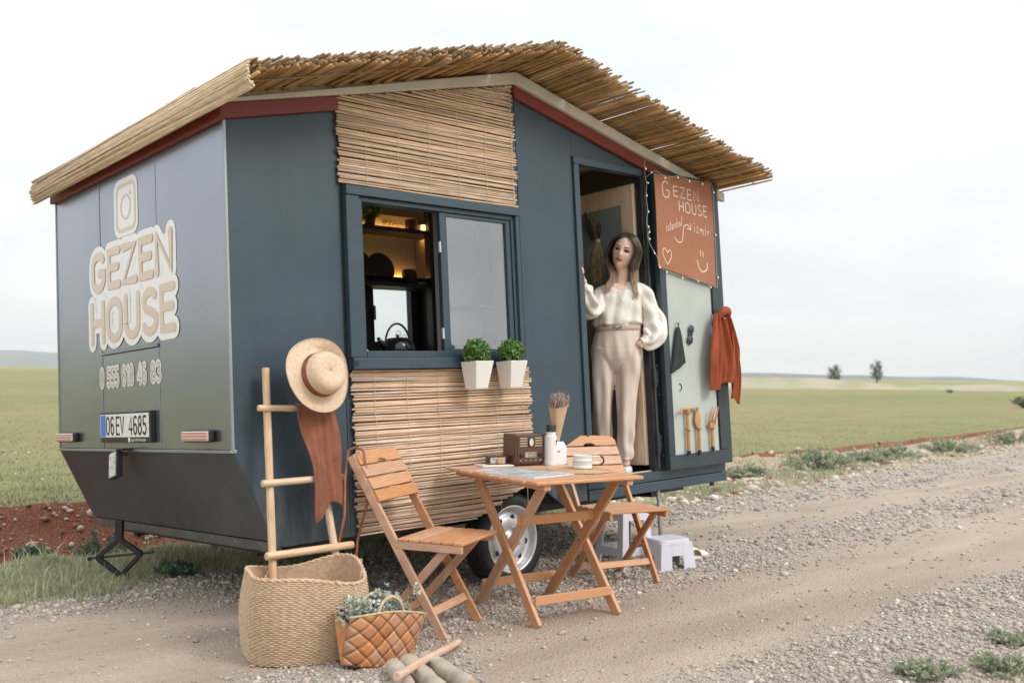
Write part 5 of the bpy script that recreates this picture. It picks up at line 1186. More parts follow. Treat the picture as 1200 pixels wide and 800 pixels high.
MB().tube([(0, -.006, .010), (.004, -.010, 0), (0, -.006, -.010)], .005, 8).tube([(-.012, .004, .07), (-.016, .012, -.07)], .0035, 6).tube([(.012, .004, .07), (.016, .012, -.07)], .0035, 6).build('frame', mat('dark_frame', (.03,.03,.04), .3), sgl, smooth=True)
hk = MB().tube([Vector((.018*math.sin(q), 0, .024*math.cos(q))) for q in [PI*(i/10) for i in range(-1, 12)]], .0028, 6).build('wall_hook', black, None, smooth=True); hk.matrix_world = TL_(3.370, -.068, .665); tag(hk, 'bare bent wire hook on the door panel, above the garden tools', 'hook')
tan = mat('tan_tool_wood', (.60,.31,.125), .45, col2=(.46,.21,.07), vscale=8, stretch=(6,6,1))
def tool(label, x, z0, cat):
    t = empty('garden_tool', label, cat, TL_(x, -.088, z0), 'small wooden garden tools on the door panel'); return t
def handle(t, h, lean=0, r=.0125):
    o = MB().tube([(0, 0, .028), (lean*.5, 0, h*.5), (lean, 0, h)], [r, r*1.04, r*.85], 14).build('handle', tan, t, smooth=True); autosmooth(o, 60)
    o = MB().tube([(0, 0, 0), (0, 0, .030)], r*1.12, 14).build('end_cap', black, t); autosmooth(o, 50)
t1 = tool('wooden-handled cultivator rake with claws, leftmost of the three tools', 3.405, .190, 'garden tool'); handle(t1, .30, .004)
MB().tube([(.004, 0, .28), (.004, -.001, .325)], [.014, .020], 12).build('collar', tan, t1, smooth=True)
for k in range(4): MB().tube([(.004, -.004*k, .318), (-.045-.010*k, -.012, .324), (-.090-.008*k, -.022-.004*k, .312-.006*k), (-.120-.006*k, -.03-.006*k, .290+.002*k)], [.0065, .006, .005, .002], 8).build('claw', tan, t1, smooth=True)
MB().rings([[Vector((x, w_*math.cos(a), .322+.004*math.sin(a)-.0*x)) for a in [2*PI*k/12 for k in range(12)]] for x, w_ in ((.0, .016), (.05, .020), (.10, .016), (.14, .004))]).build('hoe_blade', tan, t1, smooth=True)
MB().tube([(-.038, 0, .185), (-.012, -.012, .168), (.012, -.013, .166), (.030, .0, .172)], .0022, 6).build('wire_hook', black, t1, smooth=True)
t2 = tool('wooden trowel with pointed blade, middle one of the three tools', 3.530, .185, 'garden tool'); handle(t2, .17, .002)
rg = []
for i in range(13):
    t = i/12; w_ = .046*math.sin(min(1, t*1.25+.12)*PI/2)*(1-max(0, t-.35)/.65)**.75+.001; z = .170+.165*t; rg.append([Vector((.002+w_*math.cos(a), .004-.012*(1-abs(math.cos(a))**2)*(1 if math.sin(a) < 0 else .55), z)) for a in [2*PI*k/20 for k in range(20)]])
MB().rings(rg).build('blade', tan, t2, smooth=True)
MB().tube([(-.03, 0, .19), (0, -.016, .172), (.028, -.004, .186)], .0022, 6).build('wire_hook', black, t2, smooth=True)
t3 = tool('wooden hand fork with three prongs, rightmost of the three tools', 3.690, .200, 'garden tool'); handle(t3, .15, .002)
MB().rings([[Vector((.002+w_*math.cos(a), .010*math.sin(a), z)) for a in [2*PI*k/16 for k in range(16)]] for z, w_ in ((.148, .014), (.165, .030), (.185, .040), (.200, .036))]).build('fork_base', tan, t3, smooth=True)
for k in (-1, 0, 1): MB().tube([(.002+.030*k, 0, .185), (.006+.036*k, -.010, .23), (.020+.036*k, -.014, .27), (.045+.034*k, -.012, .315)], [.0085, .007, .006, .003], 8, flat=1).build('prong', tan, t3, smooth=True)
MB().tube([(-.03, 0, .17), (0, -.015, .156), (.030, -.004, .166)], .0022, 6).build('wire_hook', black, t3, smooth=True)
rust = mat('rust_cloth', (.37,.078,.027), .8, var=.16, vscale=9, bump=.006, bscale=9, stretch=(2.6,2.6,.7), dist=.6, trans=.12)
scf = empty('scarf', 'rust-orange scarf draped over the handle on the door edge', 'scarf', TL_(3.86, -.10, 1.16))
MB().tube([(-.05, .03, -.005), (-.05, -.03, -.005), (.02, -.03, -.005)], .008, 8).lim(-.07, -.03, .025, .035, -.03, .03).build('door_handle', mat('satin_metal', (.5,.5,.5), .35, metal=.7), leaf).matrix_local = Matrix.Translation((3.86, -.10, 1.16))
def drape(parent, name, x0, x1, z0, z1, yb, folds, amp, taper, seed, skew=0, tip=0):
    rows = []
    for i in range(26):
        t = i/25; row = []; wd = (x1-x0)/2*(taper+(1-taper)*min(1, t*1.7)**.7); cx = (x0+x1)/2+skew*t
        for k in range(41):
            s = k/40*2-1; f = amp*(.35+.9*min(1, t*2))*math.sin(s*folds+seed+t*.8)+amp*.5*math.sin(s*folds*2.3+seed*2+t*2+math.sin(t*5))+amp*.22*math.sin(s*folds*4.7+t*3)
            row.append((cx+s*wd+.004*math.sin(t*9+seed), yb+f-.02*math.sin(t*PI), z0+(z1-z0)*t+tip*t*t*s+.012*math.sin(s*4+seed)*t))
        rows.append(row)
    cap_ = [[(p[0], yb+.030-.035*math.sin(q)*1.0, z0+.018*math.sin(q*2)*.6) for p in rows[0]] for q in (0, .4, .8, 1.2)]
    return cloth(name, None, None, rows, rust, parent=parent, thick=.003, sub=1)
drape(scf, 'cloth_fall', -.215, .035, .03, -.50, -.045, 5.0, .022, .16, .4, -.015, .03)
drape(scf, 'cloth_fall', -.06, .150, .03, -.44, -.015, 4.6, .028, .22, 2.1, .0, -.05)
drape(scf, 'cloth_tail', .035, .105, -.10, -.60, -.05, 3.2, .012, .5, 1.1, -.03, -.03)
drape(scf, 'cloth_tail', .085, .140, -.12, -.50, .0, 3.2, .012, .5, 3.1, .03, .02)
MB().tube(smooth_pts([(-.09,-.02,-.02),(-.05,-.055,.035),(.0,-.05,.05),(.05,-.03,.035),(.07,0,-.02)], 6), [.018+.014*math.sin(PI*i/24) for i in range(25)], 12).build('cloth_knot', rust, scf, smooth=True)
# ---- dried bunch inside the door
bn = empty('dried_bunch', 'dried flowers hung upside down on the inner door', 'dried flowers', TL_(3.085, .375, 1.74))
strm = mat('dry_straw', (.42,.33,.20), .85, var=.3, vscale=30); hdm = mat('dark_seedhead', (.05,.03,.02), .9)
mb = MB()
for k in range(46):
    a = R_.uniform(-1, 1); l_ = R_.uniform(.18, .38); y1 = a*.07+R_.uniform(-.02, .02)
    mb.tube(smooth_pts([(R_.uniform(-.008, .008), a*.010, .0), (-.01+R_.uniform(-.02, .0), y1*.8, -l_*.4), (-.012, y1*R_.uniform(.6, 1.3), -l_)], 3), [.0022]*6+[.001], 4)
for k in range(16):
    a = R_.uniform(-1, 1); mb.tube([(0, a*.01, 0), (-.012, a*.045, R_.uniform(.08, .20))], [.0022, .0009], 4)
mb.build('stems', strm, bn)
for a, l_ in ((.06, .17), (-.03, .14), (.10, .23)):
    MB().tube([(-.01, a*.5, .02), (-.012, a*.8, l_*.6), (-.012, a, l_)], [.008, .020, .004], 8).build('seed_head', hdm, bn, smooth=True)
MB().lathe([(.016,-.01),(.018,0),(.016,.01)], 12).build('tie', mat('twine', (.6,.5,.36), .8), bn)
# ---- kitchen things seen through the window
kt = empty('kettle', 'black kettle with a tall round handle on the window counter', 'kettle', TL_(1.245, .35, .915))
o = MB().lathe([(.001,.002),(.085,.002),(.098,.02),(.100,.05),(.085,.085),(.055,.105),(.001,.110)], 32).build('body', mat('black_enamel', (.012,.012,.013), .15, coat=.5), kt, smooth=True)
MB().tube([Vector((.118*math.cos(q)*.76, -.118*math.cos(q)*.65*.0, .06+.130*math.sin(q))) for q in [PI*i/20 for i in range(21)]], .0065, 10).build('handle', MATS['black_enamel'], kt, smooth=True)
MB().tube([(.0, 0, .105), (0, 0, .125)], [.008, .012], 12).build('lid_knob', MATS['black_enamel'], kt, smooth=True)
MB().tube([(-.08, 0, .05), (-.125, 0, .085), (-.14, 0, .105)], [.02, .014, .010], 12).build('spout', MATS['black_enamel'], kt, smooth=True)
MB().tube([Vector((.022+.018*math.cos(q), .02, .125+.026*math.sin(q))) for q in [2*PI*i/16 for i in range(17)]], .0018, 5).tube([Vector((.065+.016*math.cos(q), .02, .105+.022*math.sin(q))) for q in [2*PI*i/16 for i in range(17)]], .0018, 5).build('wire_loops', MATS['galvanised'], kt)
cl = MB()
sd_ = empty('pebble_dish', 'dark dish of small stones beside the kettle', 'dish', TL_(.93, .30, .915)); MB().lathe([(.001,.004),(.05,.004),(.07,.02),(.067,.022),(.05,.009),(.001,.009)], 24).build('dish', black, sd_, smooth=True)
for k in range(12): MB().lathe([(.001,-.008),(.010,0),(.001,.008)], 7, (R_.uniform(-.045, .045), R_.uniform(-.045, .045), .020+R_.uniform(0, .012))).build('small_stone', pot_m, sd_, smooth=True)
pl_m = mat('dark_plate', (.035,.02,.015), .5)
for x, r, z, lab in ((2.255, .145, 1.606, 'dark round board leaning on the lower shelf, left one'), (2.480, .135, 1.606, 'dark round board leaning on the lower shelf, right one')):
    o = MB().lathe([(.001,0),(r*.96,0),(r,.006),(r*.96,.012),(.001,.012)], 40, (0, 0, r), Matrix.Rotation(PI/2, 3, 'X')).build('round_board', pl_m, None, smooth=False); o.matrix_world = TL_(x, 2.17, z) @ Matrix.Rotation(-.18, 4, 'X'); tag(o, lab, 'tray', 'round boards on the kitchen shelf')
o = MB().lathe([(.001,0),(.055,0),(.065,.05),(.06,.11),(.05,.13),(.001,.135)], 24).build('dark_jar', pl_m, None, smooth=True); o.matrix_world = TL_(2.72, 2.13, 1.606); tag(o, 'dark lidded jar on the lower shelf, right of the round boards', 'jar')
pt_ = empty('potted_plant', 'bushy potted plant on the upper kitchen shelf', 'potted plant', TL_(2.33, 2.12, 2.053)); MB().lathe([(.001,0),(.045,0),(.058,.09),(.052,.09),(.001,.08)], 20).build('pot', pl_m, pt_, smooth=True)
foliage_ball(pt_, (0, 0, .13), .10, 500, .018, leaf_m, sq=(1.1, .8, .6))
for k in range(5):
    g_ = MB().lathe([(.012,0),(.012,.002),(.003,.006),(.003,.035),(.016,.05),(.018,.085),(.0165,.085),(.014,.052),(.001,.045)], 14).build('stem_glass', glass2, None, smooth=True); g_.matrix_world = TL_(2.50+.045*k, 2.15, 2.053); tag(g_, 'small stemmed glass in the row on the upper shelf', 'glass', 'row of glasses on the upper kitchen shelf')
o = MB().lathe([(.001,0),(.05,0),(.055,.01),(.055,.095),(.045,.105),(.001,.105)], 20).build('black_canister', pl_m, None, smooth=True); o.matrix_world = TL_(2.77, 2.14, 2.053); tag(o, 'black canister at the end of the upper shelf', 'canister')
o = MB().lathe([(.001,0),(.018,0),(.020,.05),(.001,.055)], 14).build('candle', mat('candle_glow', (1,.7,.35), .5, emit=(1, .55, .2), estr=2.5), None, smooth=True); o.matrix_world = TL_(2.83, 2.06, 2.053); tag(o, 'small lit candle beside the black canister', 'candle')
# ================================================================ WOMAN (person axes: x to the viewer's right, -y towards the viewer, z up)
PO = Vector((2.967, .15, 0)); _rr = Vector((.650, -.760, 0)).normalized(); _dd = Vector((-_rr.y*-1, -_rr.x*-1, 0)); _dd = Vector((.760, .650, 0)).normalized()
PM = TM @ (Matrix.Translation(PO) @ Matrix((_rr, _dd, Vector((0, 0, 1)))).transposed().to_4x4())
skin = mat('skin', (.79,.55,.44), .5, var=.04, vscale=6)
skin.node_tree.nodes['Principled BSDF'].inputs['Subsurface Weight'].default_value = .12
skin.node_tree.nodes['Principled BSDF'].inputs['Subsurface Radius'].default_value = (.01, .004, .002)
def sweep(mb, path, n=24, fold=None, cap=True, ref=(0, -1, 0)):
    """path: (point, rx, ry) -- rx across, ry front to back; smooth spline between the given stations."""
    pts = smooth_pts([tuple(p) for p, _, _ in path], 8); m = len(pts); K = len(path)-1
    rs = smooth_pts([(a_, b_, 0) for _, a_, b_ in path], 8); rings = []; ref = Vector(ref)
    for i, p in enumerate(pts):
        t = (pts[min(i+1, m-1)]-pts[max(i-1, 0)]).normalized(); y = (ref-t*ref.dot(t)).normalized(); x = y.cross(t); row = []
        for k in range(n):
            a_ = 2*PI*k/n; f_ = fold(i/(m-1), a_) if fold else 0
            row.append(p+x*math.cos(a_)*(rs[i].x+f_)+y*math.sin(a_)*(rs[i].y+f_))
        rings.append(row)
    return mb.rings(rings, cap=cap)
HS = 1.13; HC = Vector((.0875, -.014, 1.610)); HR = Matrix.Rotation(math.radians(20), 3, 'Y') @ Matrix.Rotation(math.radians(4), 3, 'X') @ Matrix.Rotation(math.radians(-12), 3, 'Z')
def hp_(x, y, z): return HC + HR @ (Vector((x, y, z))*HS)
def head_pt(th, ph):        # th 0 = viewer's right, pi/2 = back ... -pi/2 = face; ph -pi/2 chin, pi/2 crown
    cz = math.sin(ph); cr = math.cos(ph); z = cz*.118
    low = max(0, -cz); hx = .0705*(1-.36*low**1.5); hyf = .088*(1-.10*low); hyb = .098*(1-.45*low)
    c_, s_ = math.cos(th), math.sin(th); x = c_*cr**.80*hx; y = s_*cr**.80*(hyb if s_ > 0 else hyf)
    f = max(0, -s_)                                     # faces the viewer
    fx = x/.0725
    g = lambda cx, cz_, sx, sz: math.exp(-((x-cx)/sx)**2-((z-cz_)/sz)**2)*f
    y -= .019*g(0, -.022, .0085, .013)+.008*g(0, -.004, .007, .020)        # nose
    y -= .005*g(0, -.030, .018, .007)
    y += .009*(g(-.030, .004, .015, .010)+g(.030, .004, .015, .010))        # eye sockets
    y -= .005*(g(-.030, .024, .020, .008)+g(.030, .024, .020, .008))        # brows
    y -= .006*g(0, -.054, .020, .009); y += .003*g(0, -.0665, .016, .005); y -= .010*g(0, -.088, .020, .016)   # lips, chin
    y -= .004*(g(-.040, -.030, .018, .02)+g(.040, -.030, .018, .02))        # cheeks
    return x, y, z
body = MB(); nH, mH = 56, 46; rg = []
for i in range(1, mH):
    ph = -PI/2+PI*i/mH; rg.append([hp_(*head_pt(2*PI*k/nH, ph)) for k in range(nH)])
body.rings(rg)
for s in (-1, 1):          # ears
    body.lathe([(.001,-.006),(.013,-.004),(.016,0),(.012,.004),(.001,.002)], 12, hp_(s*.073, .010, -.005), HR @ Matrix.Rotation(PI/2*s, 3, 'Y'), sx=1.5, sy=.8)
sweep(body, [(Vector((.055,.022,1.36)), .075, .06), (Vector((.058,.018,1.42)), .050, .048), (Vector((.068,.012,1.47)), .045, .046), (hp_(0, .015, -.06), .046, .050), (hp_(0, .012, -.02), .04, .05)])
sweep(body, [(Vector((.0,.0,.86)), .120, .07), (Vector((.0,.0,.95)), .135, .09), (Vector((.014,.0,1.10)), .115, .085), (Vector((.03,-.01,1.22)), .130, .098), (Vector((.05,.01,1.33)), .150, .090), (Vector((.055,.02,1.385)), .120, .065), (Vector((.056,.02,1.41)), .06, .05)], n=32)
sweep(body, [(Vector((-.085,.0,.90)), .070, .08), (Vector((-.118,-.005,.50)), .052, .055), (Vector((-.125,.01,.35)), .046, .050), (Vector((-.125,.015,.15)), .032, .036)])
sweep(body, [(Vector((.085,.0,.88)), .070, .08), (Vector((.050,-.02,.50)), .052, .055), (Vector((.030,.0,.35)), .046, .050), (Vector((.018,.01,.15)), .032, .036)])
for fx_ in (-.125, .018): body.rings([[Vector((fx_+.038*math.cos(a_)*(1+.1*math.sin(a_)), -.035+.11*math.sin(a_), z)) for a_ in [2*PI*k/20 for k in range(20)]] for z in (.102, .118, .135)])
# arms: her left hand is in the pocket, her right one holds the door frame
sweep(body, [(Vector((.185,.02,1.345)), .050, .05), (Vector((.245,.03,1.22)), .042, .042), (Vector((.285,.03,1.10)), .036, .036), (Vector((.235,-.03,1.04)), .030, .030), (Vector((.175,-.075,.985)), .022, .026), (Vector((.150,-.085,.955)), .030, .018)])
sweep(body, [(Vector((-.075,.02,1.345)), .050, .05), (Vector((-.130,-.06,1.26)), .042, .042), (Vector((-.165,-.18,1.205)), .036, .036), (Vector((-.180,-.30,1.29)), .030, .030), (Vector((-.198,-.405,1.385)), .021, .025)], ref=(1, 0, 0))
palm = Vector((-.205,-.430,1.425))
sweep(body, [(Vector((-.199,-.408,1.385)), .022, .020), (palm, .016, .038), (palm+Vector((0,-.005,.035)), .013, .040)], ref=(0, -1, 0))
for i_, (dy, L_f) in enumerate(((-.032, .062), (-.011, .072), (.011, .068), (.031, .054))):
    b_ = palm+Vector((0, dy-.003, .030)); body.tube(smooth_pts([tuple(b_), tuple(b_+Vector((-.004, dy*.10, L_f*.50))), tuple(b_+Vector((-.018, dy*.12, L_f*.85))), tuple(b_+Vector((-.034, dy*.1, L_f*.95)))], 4), [.0088, .0086, .0084, .0082, .0082, .008, .0078, .0075, .0074, .0072, .007, .0066, .006], 10)
body.tube(smooth_pts([tuple(palm+Vector((.004,-.030,-.012))), tuple(palm+Vector((.014,-.052,.010))), tuple(palm+Vector((.006,-.060,.038)))], 4), [.0105, .010, .0098, .0095, .009, .0088, .0085, .008, .007], 10)
wm = body.build('person', skin, None, smooth=True); wm.matrix_world = PM
tag(wm, 'young woman in cream blouse and beige trousers leaning in the caravan doorway', 'person')
rm_ = wm.modifiers.new('r', 'REMESH'); rm_.mode = 'VOXEL'; rm_.voxel_size = .0042; rm_.use_smooth_shade = True
sm2 = wm.modifiers.new('s', 'SMOOTH'); sm2.factor = .5; sm2.iterations = 2
for fx_ in (-.125, .018): MB().rings([[Vector((fx_+rx_*math.cos(a_)*(1+.1*math.sin(a_)), -.035+ry_*math.sin(a_), z)) for a_ in [2*PI*k/24 for k in range(24)]] for z, rx_, ry_ in ((.100,.044,.118),(.112,.046,.121),(.130,.045,.119),(.143,.036,.100))]).build('shoe', mat('white_shoe', (.72,.70,.67), .5), wm, smooth=True)
# face features (thin pieces laid on the skin)
def surf(x, z, off=0):     # point on the face at head-space x, z
    ph = math.asin(max(-.99, min(.99, z/.118))); cr = math.cos(ph)**.80; low = max(0, -math.sin(ph)); hx = .0705*(1-.36*low**1.5)*cr
    th = -math.acos(max(-.99, min(.99, x/hx))); p = head_pt(th, ph); return hp_(p[0], p[1]-off, p[2])
def face_patch(name, outline, m, off=.0012, lift=0):
    c0 = (sum(p[0] for p in outline)/len(outline), sum(p[1] for p in outline)/len(outline)); mb = MB(); n = len(outline)
    R2 = [[surf(c0[0]+(p[0]-c0[0])*t, c0[1]+(p[1]-c0[1])*t, off+lift*(1-t*t)) for p in outline] for t in (1, .66, .33, .05)]
    mb.rings([[hp_(0,0,0)*0+v for v in R2[0]]]+R2[1:], cap=True); return mb.build(name, m, wm, smooth=True)
def ell(cx, cz, rx, rz, tilt=0, n=16, up_=1, dn=1): return [(cx+rx*math.cos(a_), cz+(rz*(up_ if math.sin(a_) > 0 else dn))*math.sin(a_)+tilt*(rx*math.cos(a_))) for a_ in [2*PI*k/n for k in range(n)]]
eyew = mat('eye_white', (.62,.58,.55), .3); iris = mat('iris', (.035,.02,.012), .15); lash = mat('lash', (.03,.02,.016), .6); browm = mat('eyebrow', (.06,.035,.022), .8); lipm = mat('lips', (.50,.12,.085), .35)
blush = mat('cheek_tint', (.64,.34,.26), .5)
for s in (-1, 1):
    face_patch('eyelid_shadow', ell(s*.030, .0062, .0180, .0098, 0), mat('lid_skin', (.30,.15,.10), .5), .0012)
    face_patch('eye', ell(s*.030, .0030, .0145, .0058), eyew, .0022, .001)
    face_patch('iris', ell(s*.030-.001, .0034, .0066, .0060, n=14), iris, .0036)
    lb = MB(); lb.tube([surf(s*.030+q*.0150, .0034+.0062*(1-q*q), .0036) for q in [-1+k/5 for k in range(11)]], [.0010+.0013*(1-abs(q-.2*s)**2*.6) for q in [-1+k/5 for k in range(11)]], 5); lb.build('eyelash', lash, wm)
    bb = MB(); bb.tube([surf(s*(.013+.034*q), .0225+.0058*math.sin(min(1, q*1.35)*PI/2)-.0045*max(0, q-.65)*2, .0012) for q in [k/8 for k in range(9)]], [.0030, .0034, .0034, .0032, .0028, .0024, .0018, .0012, .0006], 5); bb.build('eyebrow', browm, wm)
    face_patch('nostril', ell(s*.0065, -.0335, .0028, .0014, n=10), mat('nostril_tone', (.22,.09,.06), .7), .0012)
up_lip = [(-.0255,-.0505),(-.013,-.0480),(-.005,-.0455),(0,-.0470),(.005,-.0455),(.013,-.0480),(.0255,-.0500),(.013,-.0535),(0,-.0545),(-.013,-.0535)]
lo_lip = [(-.0245,-.0510),(-.010,-.0545),(0,-.0555),(.010,-.0545),(.0245,-.0505),(.014,-.0600),(.005,-.0632),(-.005,-.0632),(-.014,-.0600)]
face_patch('lip', up_lip, lipm, .0022, .0018); face_patch('lip', lo_lip, lipm, .0022, .0026)
# hair: dark at the roots, fair at the tips (dyed)
hm_ = bpy.data.materials.new('hair'); hm_.use_nodes = True; nt = hm_.node_tree; b_ = nt.nodes['Principled BSDF']; b_.inputs['Roughness'].default_value = .42
at_ = nt.nodes.new('ShaderNodeAttribute'); at_.attribute_name = 'tone'; r_ = nt.nodes.new('ShaderNodeValToRGB')
while len(r_.color_ramp.elements) < 4: r_.color_ramp.elements.new(.5)
for e_, (p_, c_) in zip(r_.color_ramp.elements, [(0, (.036,.023,.015)), (.34, (.095,.060,.038)), (.64, (.33,.22,.145)), (1, (.58,.43,.31))]): e_.position = p_; e_.color = (*c_, 1)
nt.links.new(at_.outputs['Fac'], r_.inputs[0]); nt.links.new(r_.outputs[0], b_.inputs['Base Color'])
hair = MB(); tones = []
def lock(pts, rad, tone_j):
    pts = smooth_pts(pts, 4); m = len(pts); n0 = len(hair.v); hair.tube(pts, [rad*(1 if i < m*.7 else 1-.75*(i/m-.7)/.3) for i in range(m)], 5, cap=False)
    z0, z1 = 1.60, 1.34
    for i in range(m):
        t = max(0, min(1, (z0-pts[i].z)/(z0-z1)))*.95+tone_j+.04*(i/m); tones.extend([max(0, min(1, t))]*5)
for s in (-1, 1):
    for j in range(340):
        u = R_.random()            # 0 frames the face, 1 is at the back
        ang = u*2.35-.40           # around the head from the temple backwards
        yy0 = -.060+.125*u
        side = lambda z, o=0: ((.0755+o+.004*math.sin(j))*(math.cos(ang*.80-.30 if ang > .35 else ang*.1)), 0)
        ex = math.cos(max(-.2, ang-.15)); ey = math.sin(ang-.15)
        jx = R_.uniform(-.004, .004); rr = 1.0+R_.uniform(0, .07)
        yy0 = -.068+.130*u; z0_ = .121*math.sqrt(max(0, 1-(yy0/.103)**2)); p0 = hp_(s*.003+jx*.5, yy0, z0_)
        p1 = hp_(s*(.038+.012*u)*rr+jx*.5, yy0-.008*(1-u), z0_*(.88+.03*u))
        p2 = hp_(s*(.070+.020*math.sin(u*PI))*max(.4, 1-.55*max(0, u-.6)*2)*rr, -.070+.130*u, .046)
        p3 = hp_(s*(.080+.018*math.sin(u*PI))*max(.35, 1-.6*max(0, u-.6)*2)*rr, -.060+.135*u, -.005)
        p4 = hp_(s*(.080+.016*math.sin(u*PI))*max(.3, 1-.6*max(0, u-.6)*2)*rr+jx, -.058+.125*u, -.070)
        if s < 0: q5 = Vector((-.006+.040*u+jx*3, -.070+.10*u, 1.46)); q6 = Vector((-.036+.05*u+R_.uniform(-.022, .022), -.095+.12*u+R_.uniform(-.01, .01), 1.385)); q7 = Vector((-.052+.06*u+R_.uniform(-.030, .030), -.105+.12*u, R_.uniform(1.325, 1.36)))
        else: q5 = Vector((.142-.020*u+jx*3, -.055+.10*u, 1.47)); q6 = Vector((.146-.02*u+R_.uniform(-.020, .020), -.090+.12*u+R_.uniform(-.01, .01), 1.37)); q7 = Vector((.148-.03*u+R_.uniform(-.026, .026), -.105+.12*u, R_.uniform(1.265, 1.32)))
        jj = lambda m_: Vector((R_.uniform(-m_, m_), R_.uniform(-m_, m_), R_.uniform(-m_, m_)))
        p2 += jj(.004); p3 += jj(.006); p4 += jj(.007); q5 += jj(.009)
        lock([tuple(p0), tuple(p1), tuple(p2), tuple(p3), tuple(p4), tuple(q5), tuple(q6), tuple(q7)], R_.uniform(.0018, .0036), R_.uniform(-.14, .12))
n0 = len(hair.v)        # scalp cap under the locks
rg = []
for i in range(12):
    ph = PI/2*(.03+.97*i/11)*1.0; rowp = []
    for k in range(30):
        a_ = 2*PI*k/30; lim_ = (PI/2+.75) if math.sin(a_) > -.25 else (.86 if math.sin(a_) < -.6 else .86+(math.sin(a_)+.6)/.35*1.2)
        q = (.03+.97*i/11)*lim_; x_ = math.cos(a_)*math.sin(q)*.079; y_ = math.sin(a_)*math.sin(q)*(.103 if math.sin(a_) > 0 else .090); rowp.append(hp_(x_, y_, math.cos(q)*.122)); tones.append(.03)
    rg.append(rowp)
hair.rings(rg, cap=False)
ho = hair.build('hair', hm_, wm, smooth=True); at2 = ho.data.attributes.new('tone', 'FLOAT', 'POINT'); at2.data.foreach_set('value', np.array((tones+[0]*len(ho.data.vertices))[:len(ho.data.vertices)], np.float32))
# blouse
cream = mat('cream_satin', (.80,.76,.69), .48, var=.02, vscale=5, bump=.012, bscale=11, stretch=(1.6,1.6,.55), sheen=.2, dist=.6)
bl = MB(); n = 88; rg = []
st_ = [(1.04,.012,.134,.090),(1.085,.013,.137,.094),(1.103,.014,.150,.106),(1.118,.014,.167,.122),(1.15,.016,.170,.126),(1.22,.030,.158,.120),(1.28,.042,.158,.116),(1.33,.050,.165,.104),(1.365,.054,.160,.088),(1.390,.056,.128,.072),(1.405,.057,.088,.062),(1.412,.058,.070,.056)]
for i, p in enumerate(smooth_pts([(z, cx, 0) for z, cx, _, _ in st_], 5)):
    q = smooth_pts([(a_, b_, 0) for _, _, a_, b_ in st_], 5)[i]; row = []; t = i/(5*(len(st_)-1))
    for k in range(n):
        a_ = 2*PI*k/n; fr = max(0, -math.sin(a_)); g_ = max(0, 1-t*1.25)
        f_ = (.0075*math.sin(a_*9+t*3)+.0045*math.sin(a_*15+1-t*4)+.006*math.sin(a_*4+t*9))*(.35*min(1, (1-t)*5)+.9*g_)*min(1, t*6)+.0035*min(1, (1-t)*5)*math.sin(t*38+math.cos(a_)*4)*(.4+.6*math.sin(a_*2)**2)
        dip = .078*math.exp(-(abs(a_-1.5*PI)/.42)**1.15)*max(0, (t-.60)/.40)**.8
        row.append(Vector((p.y+math.cos(a_)*(q.x+f_), -.004+.006*t+math.sin(a_)*(q.y+f_), p.x-dip)))
    rg.append(row)
bl.rings(rg, cap=False); o = bl.build('blouse', cream, wm, smooth=True); o.modifiers.new('t', 'SOLIDIFY').thickness = .003
def sleeve(path, name, seed, amp=.010):
    mb = MB(); fo = lambda t, a_: (amp*(.3+.9*t)*math.sin(a_*5+seed+t*7)+amp*.55*math.sin(a_*3-t*13+seed)+amp*.5*math.sin(t*26+a_*2+seed))*min(1, t*5)*min(1, (1-t)*7)
    sweep(mb, path, n=44, fold=fo, cap=False, ref=(.2, -1, .1)); o = mb.build(name, cream, wm, smooth=True); o.modifiers.new('t', 'SOLIDIFY').thickness = .003; return o
sleeve([(Vector((.145,.015,1.345)), .060, .066), (Vector((.200,.02,1.315)), .066, .070), (Vector((.240,.025,1.22)), .064, .068), (Vector((.268,.02,1.12)), .074, .074), (Vector((.262,-.01,1.035)), .078, .070), (Vector((.222,-.050,.985)), .062, .052), (Vector((.180,-.075,.985)), .030, .030)], 'sleeve', 1.3)
sleeve([(Vector((-.035,.015,1.345)), .060, .066), (Vector((-.085,-.005,1.315)), .064, .068), (Vector((-.125,-.07,1.255)), .062, .064), (Vector((-.158,-.175,1.215)), .066, .066), (Vector((-.175,-.26,1.250)), .062, .060), (Vector((-.186,-.33,1.315)), .050, .046), (Vector((-.194,-.375,1.352)), .028, .028)], 'sleeve', 4.1, .009)
for c_, d_, r_c in ((Vector((.176,-.077,.983)), Vector((-.9,-.35,-.3)), .029), (Vector((-.195,-.380,1.358)), Vector((-.15,-.5,.8)), .027)):
    q = d_.normalized().to_track_quat('Z', 'Y').to_matrix(); MB().lathe([(r_c,-.012),(r_c*1.04,0),(r_c,.014),(r_c*.92,.014)], 26, c_, q, cap=False).build('cuff', cream, wm, smooth=True)
for k in range(4): MB().lathe([(.0045,0),(.004,.002)], 10, (.026-.004*k*.5, -.126+.002*k, 1.315-.058*k), Matrix.Rotation(PI/2, 3, 'X')).build('button', pot_m, wm)
